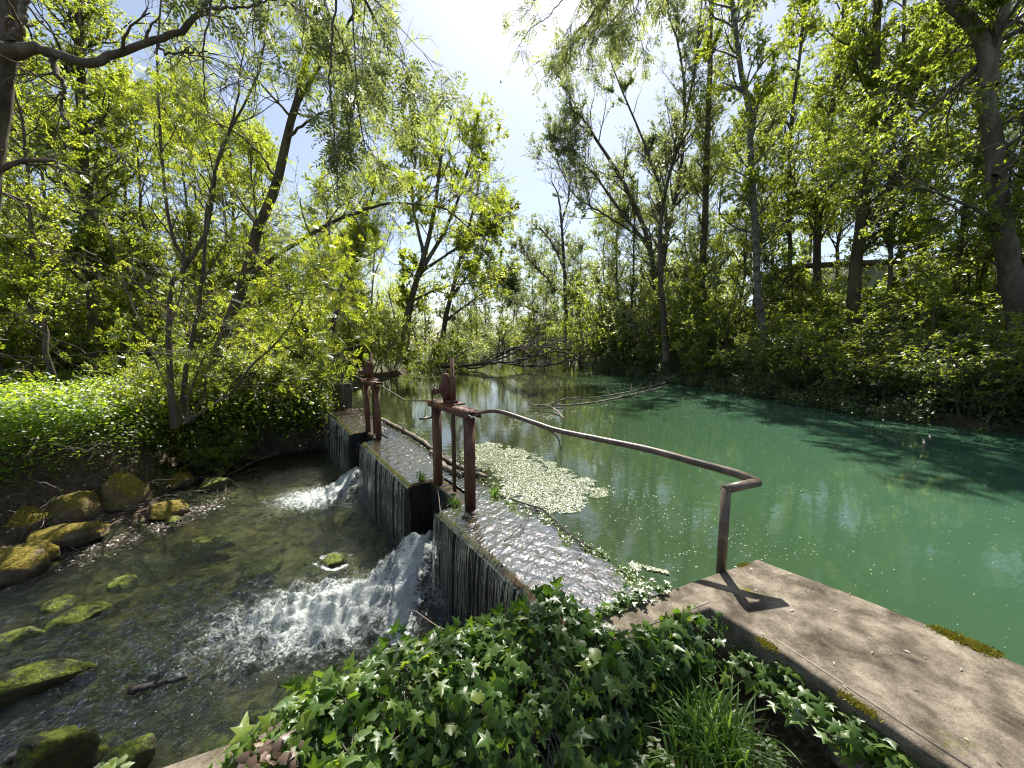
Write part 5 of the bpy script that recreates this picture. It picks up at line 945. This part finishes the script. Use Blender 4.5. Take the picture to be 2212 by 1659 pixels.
pl = [(x, y) for x, y in zip(r.uniform(-95, -8, 110), r.uniform(48, 120, 110)) if x < -9 and x > -1.6 * y] + [(x, y) for x, y in zip(r.uniform(12, 90, 80), r.uniform(60, 120, 80)) if x < y * 1.3] + [(x, y) for x, y in zip(r.uniform(-14, 20, 30), r.uniform(116, 135, 30))]
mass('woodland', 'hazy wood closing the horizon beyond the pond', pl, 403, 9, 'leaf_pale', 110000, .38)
# nettles and cow parsley: the bright carpet of the left bank
g = G(); r = np.random.default_rng(91); n = 120000
d = 5.2 + 22 * r.uniform(0, 1, n) ** 1.9; k = r.uniform(-1.5, -.42, n); x = k * d; y = d; ok = ~inpoly(x, y, STREAM) & ~inpoly(x, y, POND) & ~inpoly(x, y, [(-4.5, 11.5), (-4.6, 10.8), (-5.95, 10.3), (-7.6, 8.6), (-8.1, 9.2), (-6.2, 11.3)])
x, y, d = x[ok], y[ok], d[ok]; z0 = gz(x, y); ok = z0 > -.55; x, y, z0, d = x[ok], y[ok], z0[ok], d[ok]; n = len(x)
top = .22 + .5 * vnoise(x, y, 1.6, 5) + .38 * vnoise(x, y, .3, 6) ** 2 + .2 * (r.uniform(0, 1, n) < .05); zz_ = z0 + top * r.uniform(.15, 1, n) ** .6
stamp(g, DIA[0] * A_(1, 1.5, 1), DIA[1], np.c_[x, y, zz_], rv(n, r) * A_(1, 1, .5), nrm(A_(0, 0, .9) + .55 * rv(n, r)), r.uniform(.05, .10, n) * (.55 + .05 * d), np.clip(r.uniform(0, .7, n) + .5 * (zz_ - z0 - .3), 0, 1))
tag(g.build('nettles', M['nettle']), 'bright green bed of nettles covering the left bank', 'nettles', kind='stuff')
# darker leafy fringe hanging down the bank face
g = G(); n = 60000; x = r.uniform(-14, -5.2, n); y = r.uniform(4.2, 10.3, n); z0 = gz(x, y); ds = pdist(x, y, STREAM); ok = ~inpoly(x, y, STREAM) & (ds < 2.4) & (ds > .6) & (r.uniform(0, 1, n) < .3 + .6 * sst(.7, 1.2, ds)); x, y, z0 = x[ok], y[ok], z0[ok]; n = len(x)
stamp(g, DIA[0] * A_(1, 1.6, 1), DIA[1], np.c_[x, y, z0 + r.uniform(.02, .4, n)], rv(n, r) * A_(1, 1, .6), nrm(A_(.3, -.2, .7) + .6 * rv(n, r)), r.uniform(.035, .075, n), r.uniform(0, .8, n))
tag(g.build('bank_undergrowth', M['leaf_dark']), 'dark small leaved undergrowth hanging over the left stream bank', 'undergrowth', kind='stuff')
g = G(); n = 160; x = r.uniform(-9.5, -6.3, n); y = r.uniform(5.2, 8.4, n); z0 = gz(x, y); b = np.c_[x, y, z0 + .05]; d = nrm(np.c_[r.normal(.4, .6, n), r.normal(-.3, .6, n), r.uniform(0, .5, n)]); L = r.uniform(.3, 1.2, n); q = np.linspace(0, 1, 7)
P = b[:, None] + d[:, None] * (L[:, None] * q)[..., None] - A_(0, 0, .3) * (L[:, None] * q ** 2)[..., None]; P[:, 1:] += r.normal(0, .015, (n, 6, 3)); tubes(g, P, (r.uniform(.004, .012, n)[:, None] * np.linspace(1, .4, 7)), 4)
tag(g.build('brushwood', M['deadwood']), 'tangle of pale dry twigs on the left bank above the boulders', 'brushwood', kind='stuff')
# forest floor cover of the right bank
g = G(); n = 70000; y = r.uniform(2, 34, n); x = bankx(y) + 6 + r.uniform(0, 14, n) ** 1.; z0 = gz(x, y); stamp(g, DIA[0] * A_(1, 1.2, 1), DIA[1], np.c_[x, y, z0 + r.uniform(.02, .5, n)], rv(n, r) * A_(1, 1, .8), nrm(A_(-.2, -.2, .7) + .6 * rv(n, r)), r.uniform(.09, .2, n), r.uniform(0, .9, n))
tag(g.build('meadow', M['nettle']), 'sunlit grassy slope behind the trees of the right bank', 'meadow', kind='stuff')
g = G(); n = 60000; y = r.uniform(2, 34, n); x = bankx(y) + r.uniform(.1, 9, n) ** 1.; z0 = gz(x, y); ok = z0 > 0; x, y, z0 = x[ok], y[ok], z0[ok]; n = len(x)
stamp(g, DIA[0] * A_(1, 1.5, 1), DIA[1], np.c_[x, y, z0 + r.uniform(.02, .45, n)], rv(n, r) * A_(1, 1, .5), nrm(A_(-.2, -.2, .7) + .6 * rv(n, r)), r.uniform(.06, .12, n), r.uniform(0, .9, n))
tag(g.build('ground_ivy', M['leaf_dark']), 'dark ground ivy covering the floor of the right bank', 'ground cover', kind='stuff')
g = G(); n = 60000; y = r.uniform(4, 30, n); x = bankx(y) + r.uniform(-1.15, 1.1, n) ** 1.; z0 = np.maximum(gz(x, y), 0); hh = .25 + 1.0 * vnoise(x, y, .8, 4) * sst(-1.2, 0, x - bankx(y)); k = vnoise(x * 1.3, y * 1.3, .5, 12) > .25 - .3 * (x - bankx(y)); x, y, z0, hh = x[k], y[k], z0[k], hh[k]; n = len(x)
stamp(g, DIA[0] * A_(1, 1.5, 1), DIA[1], np.c_[x, y, z0 + .03 + hh * r.uniform(0, 1, n)], rv(n, r) * A_(1, 1, .5), nrm(A_(-.3, -.2, .7) + .6 * rv(n, r)), r.uniform(.05, .10, n), r.uniform(0, .9, n))
tag(g.build('bank_undergrowth', M['leaf_dark']), 'leafy fringe trailing onto the water along the right bank', 'undergrowth', kind='stuff')
# bright ash seedlings spilling over the abutment wall
wl = smooth_line([A_(-5.55, 10.62, 0), A_(-6.1, 10.1, 0), A_(-7.0, 9.2, 0), A_(-7.9, 8.2, 0), A_(-8.4, 7.4, 0)], 60); g = G(); n = 26000; i = r.integers(0, 60, n); f = i / 59; outw = nrm(A_(.7, -.72, 0)); o_ = r.normal(.05, .34, n); hang_ = r.uniform(0, 1, n) ** 1.6; zt = .85 + .35 * vnoise(f * 5, f * 0, .3, 3); 
zz_ = zt - hang_ * (.75 + .9 * vnoise(f * 9, f * 0, .35, 5)) - .5 * np.abs(o_) + r.normal(0, .06, n); p = wl[i] + outw * (o_ + .12)[:, None] + r.normal(0, .09, (n, 3)) * A_(1, 1, 0); p[:, 2] = zz_
stamp(g, DIA[0] * A_(1, 1.1, 1), DIA[1], p, nrm(rv(n, r) + A_(.3, -.3, -.4)), nrm(A_(.25, -.25, .7) + .6 * rv(n, r)), r.uniform(.05, .11, n), np.clip(r.uniform(0, .7, n) + .4 * (zz_ - .2), 0, 1))
tag(g.build('trailing_foliage', M['leaf_bright']), 'bright leaves spilling over the top of the abutment wall', 'foliage', kind='stuff')
for i in range(16):
    x_, y_ = -6.9 - 1.1 * i * .62 + r.normal(0, .2), 8.7 + .06 * i - 2.6 * (i > 4) + r.normal(0, .5)
    put('s2' if i % 3 else 's1', 'small_bush', 'knee high leafy clump standing out of the nettles on the left bank', 'bush', x_, y_, r.uniform(.22, .42), 1.1, group='clumps among the nettles of the left bank')
# low building behind the right wood
b = empty('shed', (24.5, 22, 3), 'long pale building with a brown roof edge, half hidden behind the right wood', 'building')
ra = math.atan2(-3.2, 11)
g = G(); box(g, (-6, 0, 2.5), (9, 5, 6.6), rot=ra, org=(23.5, 22.5)); keep(g.build('wall', surf('ribbed_wall', [(.3, (.28, .3, .22)), (.7, (.4, .42, .32))], 2, .6, .4, 1, .02, (7, 7, .01)), None), b)
g = G(); box(g, (-6.3, -.35, 6.605), (9.3, 5.4, 6.9), rot=ra, org=(23.5, 22.5), bev=.03); keep(g.build('roof', M['rustdark']), b)
# a bird high over the pond
g = G(); c = D(1082, 178, 85); sp = np.linspace(-1, 1, 13); prof = .09 * np.sqrt(np.maximum(1 - sp ** 2, .02)); tubes(g, np.stack([c[0] + sp * .22, c[1] + 0 * sp, c[2] + .02 * sp], -1), prof[None], 8)
bd = empty('bird', tuple(c), 'tiny dark bird flying high in the sky gap over the pond', 'bird'); keep(g.build('body', M['darkwood'], smooth=True), bd)
for s in (-1, 1):
    g = G(); q = np.linspace(0, 1, 6); cx = c[0] + .04 - .16 * q; w = .09 * (1 - q ** 2) + .01; yy = c[1] + s * .5 * q; zq = c[2] + .18 * np.sin(q * 2.2); a_ = np.stack([cx - w, yy, zq], -1); e_ = np.stack([cx + w, yy, zq], -1); up_ = A_(0, 0, .012)
    V = np.concatenate([a_, e_, a_ + up_, e_ + up_]); i = np.arange(5); g.add(V, np.concatenate([np.stack([i, i + 1, i + 7, i + 6], -1), np.stack([i + 12, i + 18, i + 19, i + 13], -1), np.stack([i, i + 12, i + 13, i + 1], -1), np.stack([i + 6, i + 7, i + 19, i + 18], -1)])); keep(g.build('wing', M['darkwood']), bd)

# pale scratches in the concrete top
g = G(); r = np.random.default_rng(6)
for px, py in ((3134, 2262), (3150, 2268), (3172, 2268), (3196, 2275), (3350, 2345), (3372, 2352), (3400, 2360), (3420, 2378)):
    px /= 1.8084; py /= 1.8084; tubes(g, smooth_line([W(px, py, .2215), W(px + 3, py + 10, .222), W(px - 3 + 6 * (px > 1840), py + 22, .2215)], 8), .0012, 4)
o = g.build('scratch', M['deadwood']); keep(o, rw)
